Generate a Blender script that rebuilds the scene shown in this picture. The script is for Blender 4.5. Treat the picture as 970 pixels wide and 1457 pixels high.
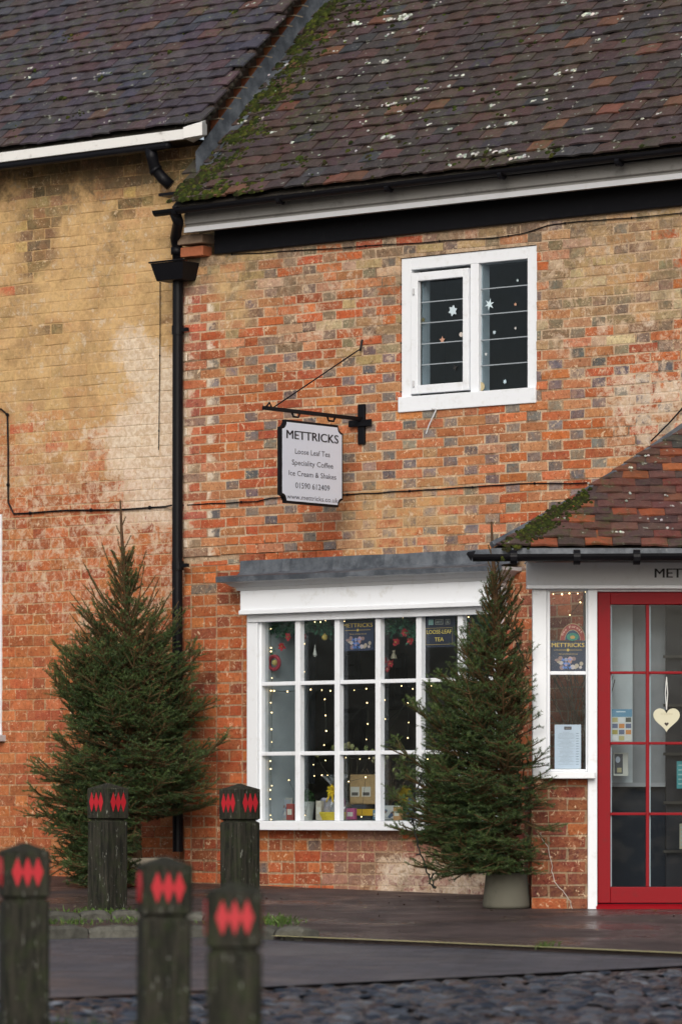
import bpy, math, random
import numpy as np
from mathutils import Vector, noise

random.seed(7); RNG = np.random.default_rng(7)
for o in list(bpy.data.objects): bpy.data.objects.remove(o)
SC = bpy.context.scene; COL = SC.collection
R = math.radians
# ------------------------------------------------------------------ camera, sky, sun, exposure
TH = R(38.3); FPX = 6080.0; D0 = 28.22; ZE = 0.56; HOR = 1150.0; CX = 485.0
P = Vector((D0*math.sin(TH), -D0*math.cos(TH), ZE))
RV = Vector((math.cos(TH), math.sin(TH), 0)); FV = Vector((-math.sin(TH), math.cos(TH), 0)); ZV = Vector((0, 0, 1))
cd = bpy.data.cameras.new('camera'); cam = bpy.data.objects.new('camera', cd); COL.objects.link(cam)
cam.location = P; cam.rotation_euler = (R(90), 0, TH)
cd.sensor_width = 36; cd.lens = FPX/1457*36; cd.shift_y = (HOR-728.5)/1457; cd.clip_end = 3000; cd.clip_start = .1
cd.dof.use_dof = True; cd.dof.focus_distance = 27.2; cd.dof.aperture_fstop = 2.8
SC.camera = cam
w = bpy.data.worlds.new("World"); SC.world = w; w.use_nodes = True
nt = w.node_tree; bg = nt.nodes['Background']
SUN_EL, SUN_AZ = R(31), R(150)      # azimuth: clockwise from +Y, towards the sun
sky = nt.nodes.new('ShaderNodeTexSky'); sky.sky_type = 'NISHITA'; sky.sun_disc = False
sky.sun_elevation = SUN_EL; sky.sun_rotation = SUN_AZ; sky.air_density = 1.0; sky.dust_density = 4.0; sky.ozone_density = 1.0
hs = nt.nodes.new('ShaderNodeHueSaturation'); hs.inputs['Saturation'].default_value = .55
nt.links.new(sky.outputs[0], hs.inputs['Color']); nt.links.new(hs.outputs[0], bg.inputs['Color'])
bg.inputs['Strength'].default_value = .11
sl = bpy.data.lights.new('sun', 'SUN'); so = bpy.data.objects.new('sun', sl); COL.objects.link(so)
sl.energy = 1.15; sl.angle = R(38); sl.color = (1, .96, .9)
so.location = (5, -15, 30)
sd = Vector((math.sin(SUN_AZ)*math.cos(SUN_EL), math.cos(SUN_AZ)*math.cos(SUN_EL), math.sin(SUN_EL)))
so.rotation_euler = sd.to_track_quat('Z', 'Y').to_euler()
vs = SC.view_settings; vs.view_transform = 'Standard'; vs.look = 'None'; vs.gamma = 1; vs.exposure = 0.20; vs.use_curve_mapping = False
SC.cycles.max_bounces = 8; SC.cycles.transparent_max_bounces = 12; SC.cycles.sample_clamp_indirect = 4
SC.cycles.use_denoising = True

# ------------------------------------------------------------------ pixel <-> world helpers
def ray(x, y): return FV + RV*((x-CX)/FPX) + ZV*((HOR-y)/FPX)
def W(x, y, v=0.0):                       # point on the facade plane, v metres proud of it
    d = ray(x, y); return P + d*((-v-P.y)/d.y)
def X_(x, v=0.0): return W(x, 0, v).x
def Z_(x, y, v=0.0): return W(x, y, v).z
def Pd(x, y, D): return P + ray(x, y)*D
def proj(p):
    q = Vector(p)-P; D = q.dot(FV); return CX+FPX*q.dot(RV)/D, HOR-FPX*q.z/D, D
GS, G0 = .033, 1.464
def gz(x, y):                             # ground height
    D = (Vector((x, y, 0))-P).dot(FV); D = max(-6.0, min(D, 31.0)); return ZE-(G0-GS*D)
def G(x, y, off=0.0):
    b = (HOR-y)/FPX; t = (G0-off)/(GS-b); return P + ray(x, y)*t
def vpos(x, xw):                          # how far out from the wall (v) the pixel column x falls on the line X = xw
    a = (x-CX)/FPX                        # (p-P).R = a (p-P).F
    dx = xw-P.x                           # p=(xw,-v)
    # dx*Rx + dy*Ry = a*(dx*Fx + dy*Fy)
    dy = (a*dx*FV.x-dx*RV.x)/(RV.y-a*FV.y); return -(P.y+dy)
def sm(a, b, x):
    t = max(0., min(1., (x-a)/(b-a))); return t*t*(3-2*t)
def nz(x, y, z=0, s=1): return noise.noise(Vector((x*s, y*s, z*s)))   # about -1..1

# ------------------------------------------------------------------ mesh building
ORG = {}
class MB:
    def __init__(s): s.v = []; s.f = []; s.c = []; s.w = {}; s.col = (.5, .5, .5)
    def add(s, vs, fs, col=None):
        n = len(s.v); s.v.extend([tuple(p) for p in vs]); c = col or s.col
        for f in fs: s.f.append(tuple(i+n for i in f)); s.c.append(c)
        return n
    def quad(s, a, b, c, d, col=None): s.add([a, b, c, d], [(0, 1, 2, 3)], col)
    def fbox(s, fr, lo, hi, col=None):
        O, ex, ey, ez = fr
        vs = [O+ex*x+ey*y+ez*z for z in (lo[2], hi[2]) for y in (lo[1], hi[1]) for x in (lo[0], hi[0])]
        fs = [(0, 2, 3, 1), (4, 5, 7, 6), (0, 1, 5, 4), (2, 6, 7, 3), (0, 4, 6, 2), (1, 3, 7, 5)]
        s.add(vs, fs, col)
    def box(s, x0, x1, y0, y1, z0, z1, col=None): s.fbox(WF, (x0, y0, z0), (x1, y1, z1), col)
    def tube(s, pts, r, n=8, col=None, caps=True):
        pts = [Vector(p) for p in pts]; rr = r if isinstance(r, (list, tuple)) else [r]*len(pts)
        vs = []; prev = None
        for i, p in enumerate(pts):
            t = (pts[min(i+1, len(pts)-1)]-pts[max(i-1, 0)])
            t = t.normalized() if t.length > 1e-9 else Vector((0, 0, 1))
            if prev is None:
                a = t.cross(Vector((0, 0, 1)) if abs(t.z) < .9 else Vector((1, 0, 0))).normalized()
            else:
                a = prev-t*prev.dot(t); a.normalize()
            prev = a; b = t.cross(a)
            for k in range(n):
                g = 2*math.pi*k/n; vs.append(p+(a*math.cos(g)+b*math.sin(g))*rr[i])
        fs = []
        for i in range(len(pts)-1):
            for k in range(n):
                k2 = (k+1) % n; fs.append((i*n+k, i*n+k2, (i+1)*n+k2, (i+1)*n+k))
        if caps:
            fs.append(tuple(reversed(range(n)))); m = (len(pts)-1)*n; fs.append(tuple(range(m, m+n)))
        s.add(vs, fs, col)
    def lathe(s, c, prof, n=20, col=None, sq=0, rot=0):
        vs = []; c = Vector(c)
        for (r, z) in prof:
            for k in range(n):
                g = 2*math.pi*k/n+rot; vs.append(c+Vector((math.cos(g)*r, math.sin(g)*r, z)))
        fs = [(i*n+k, i*n+(k+1) % n, (i+1)*n+(k+1) % n, (i+1)*n+k) for i in range(len(prof)-1) for k in range(n)]
        fs.append(tuple(reversed(range(n)))); m = (len(prof)-1)*n; fs.append(tuple(range(m, m+n)))
        s.add(vs, fs, col)
    def ball(s, c, r, n=8, m=6, col=None, sc=(1, 1, 1)):
        vs = []; c = Vector(c)
        for i in range(m+1):
            ph = math.pi*i/m
            for k in range(n):
                g = 2*math.pi*k/n; vs.append(c+Vector((math.cos(g)*math.sin(ph)*r*sc[0], math.sin(g)*math.sin(ph)*r*sc[1], -math.cos(ph)*r*sc[2])))
        s.add(vs, [(i*n+k, i*n+(k+1) % n, (i+1)*n+(k+1) % n, (i+1)*n+k) for i in range(m) for k in range(n)], col)
    def prism(s, pts, d, col=None):           # closed outline (CCW seen from +d side), extruded by vector d
        n = len(pts); vs = [Vector(p) for p in pts]+[Vector(p)+d for p in pts]
        fs = [tuple(reversed(range(n))), tuple(range(n, 2*n))]+[(i, (i+1) % n, n+(i+1) % n, n+i) for i in range(n)]
        s.add(vs, fs, col)
    def sweep(s, prof, frame, a0, a1, col=None):   # profile [(y,z)] (closed) swept along frame x from a0 to a1
        O, ex, ey, ez = frame
        s.prism([O+ex*a0+ey*y+ez*z for y, z in prof], ex*(a1-a0), col)
WF = (Vector((0, 0, 0)), Vector((1, 0, 0)), Vector((0, 1, 0)), Vector((0, 0, 1)))
CF = (P.copy(), RV, FV, ZV)                   # porch frame: lateral, depth, height over eye

def world_org(o): return ORG.get(o.name, Vector((0, 0, 0)))
def obj(name, mb, mat, parent=None, bevel=None, smooth=False, org=None, attrs=None):
    v = np.array(mb.v, dtype=np.float64).reshape(-1, 3)
    if org is None:
        if parent is not None: org = world_org(parent)
        else: org = Vector(((v[:, 0].min()+v[:, 0].max())/2, (v[:, 1].min()+v[:, 1].max())/2, v[:, 2].min()))
    me = bpy.data.meshes.new(name)
    me.from_pydata((v-np.array(org)).tolist(), [], mb.f)
    ca = me.color_attributes.new('Col', 'FLOAT_COLOR', 'CORNER')
    cnt = np.array([len(f) for f in mb.f]); c4 = np.ones((len(mb.f), 4)); c4[:, :3] = np.array(mb.c)
    ca.data.foreach_set('color', np.repeat(c4, cnt, axis=0).astype(np.float32).ravel())
    if attrs:
        for k, fn in attrs.items():
            a = me.color_attributes.new(k, 'FLOAT_COLOR', 'POINT')
            arr = np.ones((len(v), 4), dtype=np.float32)
            for i in range(len(v)): arr[i, :3] = fn(v[i])
            a.data.foreach_set('color', arr.ravel())
    me.materials.append(mat); me.validate(); me.update()
    if smooth: me.polygons.foreach_set('use_smooth', [True]*len(me.polygons))
    o = bpy.data.objects.new(name, me); COL.objects.link(o)
    if parent is not None: o.parent = parent; o.location = Vector(org)-world_org(parent)
    else: o.location = org
    ORG[o.name] = Vector(org)
    if bevel:
        m = o.modifiers.new('bevel', 'BEVEL'); m.width = bevel; m.segments = 2; m.limit_method = 'ANGLE'; m.angle_limit = R(40)
    return o
def empty(name, loc):
    o = bpy.data.objects.new(name, None); COL.objects.link(o); o.location = loc; o.empty_display_size = .1
    ORG[o.name] = Vector(loc); return o
def tag(o, label=None, cat=None, group=None, kind=None):
    if label: o['label'] = label
    if cat: o['category'] = cat
    if group: o['group'] = group
    if kind: o['kind'] = kind
    return o
def thing(name, loc, label, cat, group=None): return tag(empty(name, loc), label, cat, group)

# ------------------------------------------------------------------ materials
class NT:
    def __init__(s, name):
        s.m = bpy.data.materials.new(name); s.m.use_nodes = True; s.t = s.m.node_tree
        s.b = s.t.nodes['Principled BSDF']; s.out = s.t.nodes['Material Output']
    def n(s, typ, **kw):
        x = s.t.nodes.new('ShaderNode'+typ)
        for k, v in kw.items():
            if k.startswith('_'): setattr(x, k[1:], v)
            else: x.inputs[k].default_value = v
        return x
    def l(s, a, b): s.t.links.new(a, b)
    def coords(s, scale=(1, 1, 1)):
        g = s.n('NewGeometry'); mp = s.n('Mapping'); mp.inputs['Scale'].default_value = scale
        s.l(g.outputs['Position'], mp.inputs['Vector']); return mp.outputs[0]
    def noise(s, scale, detail=5, rough=.6, vec=None, dist=0):
        x = s.n('TexNoise', Scale=scale, Detail=detail, Roughness=rough, Distortion=dist)
        s.l(vec if vec else s.coords(), x.inputs['Vector']); return x.outputs['Fac']
    def ramp(s, fac, a, b, lo=0., hi=1.):
        x = s.n('MapRange'); x.interpolation_type = 'SMOOTHSTEP'
        for k, v in zip(('From Min', 'From Max', 'To Min', 'To Max'), (a, b, lo, hi)): x.inputs[k].default_value = v
        s.l(fac, x.inputs['Value']); return x.outputs[0]
    def mix(s, fac, a, b, mode='MIX'):
        x = s.n('Mix'); x.data_type = 'RGBA'; x.blend_type = mode; x.clamp_factor = True
        for i, v in ((0, fac), (6, a), (7, b)):
            if isinstance(v, (int, float)): x.inputs[i].default_value = v
            elif isinstance(v, (tuple, list)): x.inputs[i].default_value = tuple(v)+(1,) if len(v) == 3 else v
            else: s.l(v, x.inputs[i])
        return x.outputs[2]
    def math(s, op, a, b=None):
        x = s.n('Math'); x.operation = op
        for i, v in enumerate((a, b)):
            if v is None: continue
            if isinstance(v, (int, float)): x.inputs[i].default_value = v
            else: s.l(v, x.inputs[i])
        return x.outputs[0]
    def bump(s, h, strength=.3, dist=.01, normal=None):
        x = s.n('Bump', Strength=strength, Distance=dist); s.l(h, x.inputs['Height'])
        if normal: s.l(normal, x.inputs['Normal'])
        s.l(x.outputs[0], s.b.inputs['Normal']); return x.outputs[0]
    def attr(s, name='Col'):
        x = s.n('Attribute'); x.attribute_name = name; return x
    def fin(s, col=None, rough=None, spec=None, metal=None):
        if col is not None:
            if isinstance(col, (tuple, list)): s.b.inputs['Base Color'].default_value = tuple(col)+(1,)
            else: s.l(col, s.b.inputs['Base Color'])
        for k, v in (('Roughness', rough), ('Specular IOR Level', spec), ('Metallic', metal)):
            if v is None: continue
            if isinstance(v, (int, float)): s.b.inputs[k].default_value = v
            else: s.l(v, s.b.inputs[k])
        return s.m

def m_brick():
    t = NT('brick'); c = t.attr('Col').outputs['Color']; wsh = t.attr('Wash')
    sep = t.n('SeparateColor'); t.l(wsh.outputs['Color'], sep.inputs[0])
    n1 = t.noise(70, 6, .7); n2 = t.noise(18, 5, .65); n3 = t.noise(5, 8, .72, dist=.6); n4 = t.noise(9, 9, .75, dist=.8); n5 = t.noise(3.2, 7, .7, dist=.4)
    base = t.mix(t.ramp(n2, .35, .7, 0, .65), c, t.mix(1., c, (.62, .55, .55), 'MULTIPLY'))
    base = t.mix(t.ramp(n4, .40, .64, .0, .34), base, (.40, .185, .080))
    n7 = t.noise(42, 6, .75)
    base = t.mix(t.ramp(n7, .52, .64, 0, .7), base, t.mix(1., base, (.38, .36, .38), 'MULTIPLY'))
    base = t.mix(t.ramp(t.noise(24, 8, .8, dist=1.2), .57, .615, 0, .85), base, (.66, .49, .32))
    base = t.mix(t.ramp(n1, .42, .68, 0, .4), base, t.mix(1., base, (1.5, 1.7, 1.8), 'MULTIPLY'))
    n6 = t.noise(26, 7, .75, dist=.5)
    mo = t.ramp(t.math('ADD', t.math('ADD', t.math('MULTIPLY', n3, .55), t.math('MULTIPLY', n6, .45)), sep.outputs[0]), .80, 1.02)
    och = t.mix(t.ramp(t.math('ADD', t.math('MULTIPLY', n6, .5), t.math('MULTIPLY', n5, .5)), .38, .62), (.66, .44, .21), (.38, .24, .11))
    och = t.mix(t.ramp(t.math('ADD', t.math('MULTIPLY', n4, .5), t.math('MULTIPLY', n6, .5)), .53, .60, 0, .75), och, (.68, .57, .42))
    och = t.mix(t.ramp(t.math('ADD', t.math('MULTIPLY', n5, .4), t.math('MULTIPLY', n1, .6)), .56, .64, 0, .7), och, (.20, .15, .10))
    col = t.mix(t.math('MULTIPLY', mo, .84), base, och)
    mw = t.ramp(t.math('ADD', t.math('ADD', t.math('MULTIPLY', n4, .5), t.math('MULTIPLY', n6, .5)), sep.outputs[1]), .80, .92)
    col = t.mix(t.math('MULTIPLY', mw, .8), col, t.mix(t.ramp(n6, .4, .6), (.78, .69, .57), (.58, .44, .31)))
    mg = t.ramp(t.math('ADD', t.math('ADD', t.math('MULTIPLY', n5, .55), t.math('MULTIPLY', n6, .45)), sep.outputs[2]), .80, .98)
    col = t.mix(t.math('MULTIPLY', mg, .82), col, t.mix(n1, (.11, .08, .045), (.17, .125, .075)))
    t.bump(t.math('ADD', t.math('MULTIPLY', n1, .4), n2), .55, .012)
    return t.fin(col, .92, .2)
def m_tile():
    t = NT('roof_tile'); c = t.attr('Col').outputs['Color']
    n1 = t.noise(60, 6, .7); n2 = t.noise(12, 5, .6); n3 = t.noise(26, 3, .5); n4 = t.noise(2.2, 4, .6)
    base = t.mix(t.ramp(n2, .35, .7, 0, .7), c, t.mix(1., c, (.55, .6, .62), 'MULTIPLY'))
    base = t.mix(t.ramp(n1, .5, .7, 0, .3), base, (.17, .14, .12))
    g = t.ramp(t.math('ADD', t.math('MULTIPLY', n4, .5), t.math('MULTIPLY', n3, .6)), .57, .68)
    base = t.mix(t.math('MULTIPLY', g, .5), base, (.06, .07, .025))
    base = t.mix(t.ramp(n3, .67, .72, 0, .7), base, (.35, .36, .32))
    t.bump(t.math('ADD', n1, n2), .4, .008)
    return t.fin(base, t.ramp(n2, .3, .7, .42, .7), .45)
def m_paint(name, col, rough=.45, dirt=.25, dcol=(.35, .33, .28), sc=14, attr=False, spec=.4):
    t = NT(name); n1 = t.noise(sc, 7, .7); n2 = t.noise(90, 3, .6)
    c = t.attr('Col').outputs['Color'] if attr else col
    b = t.mix(t.ramp(n1, .52, .78, 0, dirt), c, dcol)
    t.bump(t.math('ADD', n2, n1), .15, .004)
    return t.fin(b, rough, spec)
def m_attr(name='coloured', rough=.7, spec=.3, nscale=40, var=.35, bump=.1):
    t = NT(name); c = t.attr('Col').outputs['Color']; n1 = t.noise(nscale, 5, .65)
    b = t.mix(t.ramp(n1, .35, .7, 0, var), c, t.mix(1., c, (.5, .5, .5), 'MULTIPLY'))
    t.bump(n1, bump, .005)
    return t.fin(b, rough, spec)
def m_wood():
    t = NT('weathered_timber'); v = t.coords((1, 1, .09)); n1 = t.noise(55, 6, .7, v); n2 = t.noise(16, 5, .6); n3 = t.noise(90, 4, .6, t.coords((1, 1, .25)))
    b = t.mix(t.ramp(n1, .35, .65), (.008, .009, .006), (.037, .034, .025))
    b = t.mix(t.ramp(n2, .45, .7, 0, .55), b, (.028, .038, .014))
    b = t.mix(t.ramp(n3, .63, .69, 0, .7), b, (.27, .28, .24))
    t.bump(n1, .8, .008)
    return t.fin(b, .85, .25)
def m_lead():
    t = NT('lead'); n1 = t.noise(7, 6, .7); n2 = t.noise(45, 4, .6)
    b = t.mix(t.ramp(n1, .35, .68), (.055, .064, .078), (.145, .162, .185)); b = t.mix(t.ramp(n2, .62, .75, 0, .3), b, (.35, .36, .36))
    t.bump(n1, .3, .01); return t.fin(b, .55, .5, .15)
def m_glass():
    t = NT('window_glass'); t.t.nodes.remove(t.b)
    tr = t.n('BsdfTransparent'); tr.inputs[0].default_value = (.90, .93, .94, 1)
    gl = t.n('BsdfGlossy'); gl.inputs['Roughness'].default_value = .03; gl.inputs[0].default_value = (.9, .95, 1, 1)
    fr = t.n('Fresnel', IOR=1.5); mx = t.n('MixShader')
    bp = t.n('Bump', Strength=.12, Distance=.02); t.l(t.noise(3.5, 2, .5), bp.inputs['Height']); t.l(bp.outputs[0], gl.inputs['Normal'])
    t.l(t.math('MULTIPLY', fr.outputs[0], .4), mx.inputs[0]); t.l(tr.outputs[0], mx.inputs[1]); t.l(gl.outputs[0], mx.inputs[2]); t.l(mx.outputs[0], t.out.inputs[0])
    return t.m
def m_cello():
    t = NT('cellophane'); t.t.nodes.remove(t.b)
    tr = t.n('BsdfTransparent'); gl = t.n('BsdfGlossy'); gl.inputs['Roughness'].default_value = .25
    mx = t.n('MixShader'); mx.inputs[0].default_value = .3
    t.l(tr.outputs[0], mx.inputs[1]); t.l(gl.outputs[0], mx.inputs[2]); t.l(mx.outputs[0], t.out.inputs[0]); return t.m
def m_emit(name, col, s):
    t = NT(name); t.b.inputs['Base Color'].default_value = (.8, .7, .5, 1); t.b.inputs['Emission Color'].default_value = tuple(col)+(1,)
    t.b.inputs['Emission Strength'].default_value = s; t.m.cycles.emission_sampling = 'NONE'; return t.m
def m_needle():
    t = NT('spruce_needles'); c = t.attr('Col').outputs['Color']
    return t.fin(c, .5, .35)
def m_ground(name, a, b_, sc, rough=(.5, .8), bump=.4, spots=None, fine=120):
    t = NT(name); n1 = t.noise(sc, 7, .7); n2 = t.noise(fine, 4, .7); n3 = t.noise(1.1, 4, .6)
    c = t.mix(t.ramp(n1, .35, .65), a, b_); c = t.mix(t.ramp(n2, .4, .7, 0, .5), c, t.mix(1., c, (1.7, 1.6, 1.6), 'MULTIPLY'))
    if spots: c = t.mix(t.ramp(n1, .62, .7, 0, .6), c, spots)
    t.bump(t.math('ADD', n2, n1), bump, .01)
    return t.fin(c, t.ramp(n3, .38, .6, rough[0], rough[1]), .5)
def m_paver():
    t = NT('block_paving'); g = t.n('NewGeometry'); mp = t.n('Mapping'); mp.inputs['Rotation'].default_value = (0, 0, -TH+R(6))
    t.l(g.outputs['Position'], mp.inputs['Vector'])
    br = t.n('TexBrick'); t.l(mp.outputs[0], br.inputs['Vector'])
    for k, v in (('Scale', 1.), ('Mortar Size', .004), ('Brick Width', .2), ('Row Height', .1), ('Bias', -.1)): br.inputs[k].default_value = v
    br.inputs['Color1'].default_value = (.058, .062, .080, 1); br.inputs['Color2'].default_value = (.105, .105, .125, 1); br.inputs['Mortar'].default_value = (.035, .033, .034, 1)
    n1 = t.noise(30, 6, .7); n2 = t.noise(1.3, 4, .6)
    c = t.mix(t.ramp(n1, .35, .7, 0, .5), br.outputs['Color'], (.035, .034, .042))
    t.bump(t.math('ADD', t.math('MULTIPLY', br.outputs['Fac'], -.8), n1), .5, .006)
    return t.fin(c, t.ramp(n2, .35, .65, .38, .6), .5)
M = dict(brick=m_brick(), tile=m_tile(), white=m_paint('white_paint', (.79, .82, .86), .42, .42, (.42, .40, .34), 11), wood=m_wood(), lead=m_lead(), glass=m_glass(),
    oldwhite=m_paint('peeling_white_paint', (.74, .74, .72), .6, .85, (.16, .14, .11), 6), grey=m_paint('grey_white_paint', (.52, .53, .55), .5, .4), black=m_paint('black_paint', (.006, .006, .008), .45, .12, (.05, .05, .05), spec=.15),
    red=m_paint('red_paint', (.235, .003, .008), .5, .45, (.14, .015, .015), spec=.2), board=m_paint('weathered_board', (.22, .215, .205), .7, .62, (.05, .045, .04), 9),
    col=m_attr(), flat=m_attr('printed', .5, .3, 20, .08, .02), room=m_attr('plaster', .9, .1, 4, .3, .02), shiny=m_attr('glossy', .2, .6, 30, .1, .02),
    needle=m_needle(), moss=m_attr('moss', .95, .1, 90, .6, .5), lichen=m_attr('lichen', .95, .1, 80, .35, .5), stone=m_attr('wet_stone', .17, .7, 45, .7, .9),
    kerb=m_attr('kerb_stone', .75, .3, 30, .7, .8), bulb=m_emit('warm_bulb', (1., .66, .30), 6.5), reflector=m_paint('red_reflector', (.46, .016, .026), .4, .6, (.16, .02, .025), 34),
    pave=m_ground('pavement_asphalt', (.034, .024, .023), (.085, .060, .056), 1.6, (.22, .65), .9, spots=(.13, .11, .10)), paver=m_paver(), soil=m_ground('ground_soil', (.06, .05, .04), (.09, .08, .065), 1.5, (.8, .9)),
    yellow=m_paint('yellow_line', (.55, .50, .24), .8, .7, (.11, .1, .085), 25), cello=m_cello(), sign=m_paint('sign_white', (.68, .73, .84), .4, .12),
    concrete=m_paint('concrete_pot', (.14, .135, .105), .85, .8, (.06, .065, .045), 8), bark=m_attr('bark', .9, .1, 60, .6, .6), grass=m_attr('grass', .6, .3, 30, .3, .0))

# ------------------------------------------------------------------ ground
FG = lambda lat, D, off=0.: P+RV*lat+FV*D+ZV*(-(G0-GS*max(-6., min(D, 31.)))+off)
def sheet(name, pts, mat, kind='structure'):
    mb = MB(); mb.add(pts, [tuple(range(len(pts)))]); return tag(obj(name, mb, mat), kind=kind)
mb = MB()
Ds = [-300, -6, 31, 400]
for i in range(3):
    mb.quad(FG(-350, Ds[i], -.06), FG(350, Ds[i], -.06), FG(350, Ds[i+1], -.06), FG(-350, Ds[i+1], -.06))
tag(obj('ground', mb, M['soil']), kind='structure')
edge = [(-420, 1356), (-150, 1342), (70, 1331), (200, 1328), (330, 1329), (430, 1334), (600, 1341), (800, 1349.5), (970, 1357), (1300, 1372)]
cobl = [(-500, 1440), (190, 1411), (376, 1400), (700, 1384), (970, 1370), (1400, 1352)]
def interp(pl, x):
    for (a, b), (c, d) in zip(pl, pl[1:]):
        if a <= x <= c: return b+(d-b)*(x-a)/(c-a)
    return pl[-1][1]
mb = MB()
ex = [G(x, y, 0) for x, y in edge]
back = [W(-420, 0, -.15), W(1300, 0, -.15)]
top = [Vector((p.x, 0, 0)) for p in (W(-600, 0), W(1400, 0))]
for i in range(len(ex)-1):
    a, b = ex[i], ex[i+1]
    ua, ub = top[0].lerp(top[1], i/(len(ex)-1)), top[0].lerp(top[1], (i+1)/(len(ex)-1))
    ua.y = ub.y = .12; ua.z = gz(ua.x, ua.y); ub.z = gz(ub.x, ub.y)
    mb.quad(a, b, ub, ua); mb.quad(a-ZV*.05, b-ZV*.05, b, a)
tag(obj('pavement', mb, M['pave']), kind='structure')
mb = MB()
xs = [-420, -150, 70, 200, 330, 430, 600, 800, 970, 1300]
for a, b in zip(xs, xs[1:]):
    o_ = -.02
    pa = [G(x, interp(cobl, x)+4, o_) for x in (a, b)]; pe = [G(x, interp(edge, x)-6, o_) for x in (a, b)]
    mb.quad(pa[0], pa[1], pe[1], pe[0])
tag(obj('road', mb, M['paver']), kind='structure')
mb = MB()                                          # yellow line
yl = [(395, 1334.2), (430, 1335.6), (600, 1342.4), (800, 1351), (970, 1358.5), (1300, 1373.5)]
for (a, b), (c, d) in zip(yl, yl[1:]):
    n_ = 6
    for k in range(n_):
        t0, t1 = k/n_, (k+1)/n_
        p0 = G(a+(c-a)*t0, b+(d-b)*t0-3.2, .004); p1 = G(a+(c-a)*t1, b+(d-b)*t1-3.2, .004)
        s_ = (p1-p0).normalized().cross(ZV); mb.quad(p0, p0+s_*.075, p1+s_*.075, p1)
tag(obj('road_marking', mb, M['yellow']), kind='structure')
# setts
mb = MB()
mb.col = (.03, .03, .032)
mb.quad(FG(-3.2, 13., -.034), FG(3.6, 13., -.034), FG(3.6, 22.2, -.034), FG(-3.2, 22.2, -.034))
D = 13.2
while D < 22.:
    dep = random.uniform(.07, .105); lat = -3.0+random.uniform(-.1, 0)
    while lat < 3.4:
        wd = random.uniform(.08, .16); cD = D+dep/2+random.uniform(-.008, .008)
        px = CX+FPX*(lat+wd/2)/cD; lim = 1e9
        yy = interp(cobl, max(-490, min(1390, px)))
        if HOR+FPX*(G0-GS*cD)/cD > yy:
            hgt = random.gauss(.0, .0035); k = random.random()
            col = (.020, .026, .040) if k < .5 else (.062, .070, .088) if k < .84 else (.060, .040, .036) if k < .92 else (.13, .145, .17)
            q = random.uniform(.7, 1.3); col = tuple(c*q for c in col)
            n = 4; vs = []; tl = random.uniform(-.007, .007); tl2 = random.uniform(-.009, .009)
            for j in range(n+1):
                for i in range(n+1):
                    u = i/n*2-1; v = j/n*2-1
                    e = (1-abs(u)**3.2)*(1-abs(v)**3.2)
                    z = -.03+.015*e**.3+hgt+tl*u+tl2*v*1.2+nz(lat+u*.05, cD+v*.05, 3, 14)*.007
                    uu = u*(1-.12*v*v); vv = v*(1-.12*u*u)
                    vs.append(FG(lat+wd/2+uu*(wd/2-.004), cD+vv*(dep/2-.004), z-.006))
            mb.add(vs, [(j*(n+1)+i, j*(n+1)+i+1, (j+1)*(n+1)+i+1, (j+1)*(n+1)+i) for j in range(n) for i in range(n)], col)
        lat += wd
    D += dep
tag(obj('cobbled_road', mb, M['stone'], smooth=True), kind='structure')
# kerbs: one outer row at the road, one mossy inner row by the bollards
def kerb_row(name, pl, x0, x1, dep, top, bot, pxlen):
    mb = MB(); x = x0
    while x < x1:
        L = pxlen*random.uniform(.8, 1.25); xe = min(x+L, x1)
        a = G(x+1.2, interp(pl, x)); b = G(xe-1.2, interp(pl, xe)); d = (b-a).normalized(); s_ = d.cross(ZV); up = random.uniform(-.006, .006)
        n = 6; vs = []
        prof = [(0, bot), (-.004, top*.6), (.012, top), (dep*.5, top+.006), (dep, top*.9), (dep, bot)]
        for i in range(n+1):
            p = a.lerp(b, i/n); e = .012 if i in (0, n) else 0
            for (o_, z) in prof:
                vs.append(p-s_*(o_+nz(p.x, p.y, z, 17)*.008)+ZV*(z+up+nz(p.x, p.y, o_, 11)*.01-(e if z > bot+.01 else 0)))
        m = len(prof)
        q = random.uniform(.7, 1.25)
        mb.add(vs, [(i*m+j, (i+1)*m+j, (i+1)*m+j+1, i*m+j+1) for i in range(n) for j in range(m-1)]+[tuple(range(m)), tuple(reversed(range(n*m, n*m+m)))], (.10*q, .098*q, .082*q))
        x = xe
    return tag(obj(name, mb, M['kerb']), kind='structure')
kerb_row('kerb', edge, -420, 432, .14, .045, -.05, 95)
inner = [(-420, 1330), (70, 1310), (190, 1308), (300, 1311), (420, 1318)]
kerb_row('kerb_edging', inner, -420, 330, .12, .05, -.02, 42)

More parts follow.
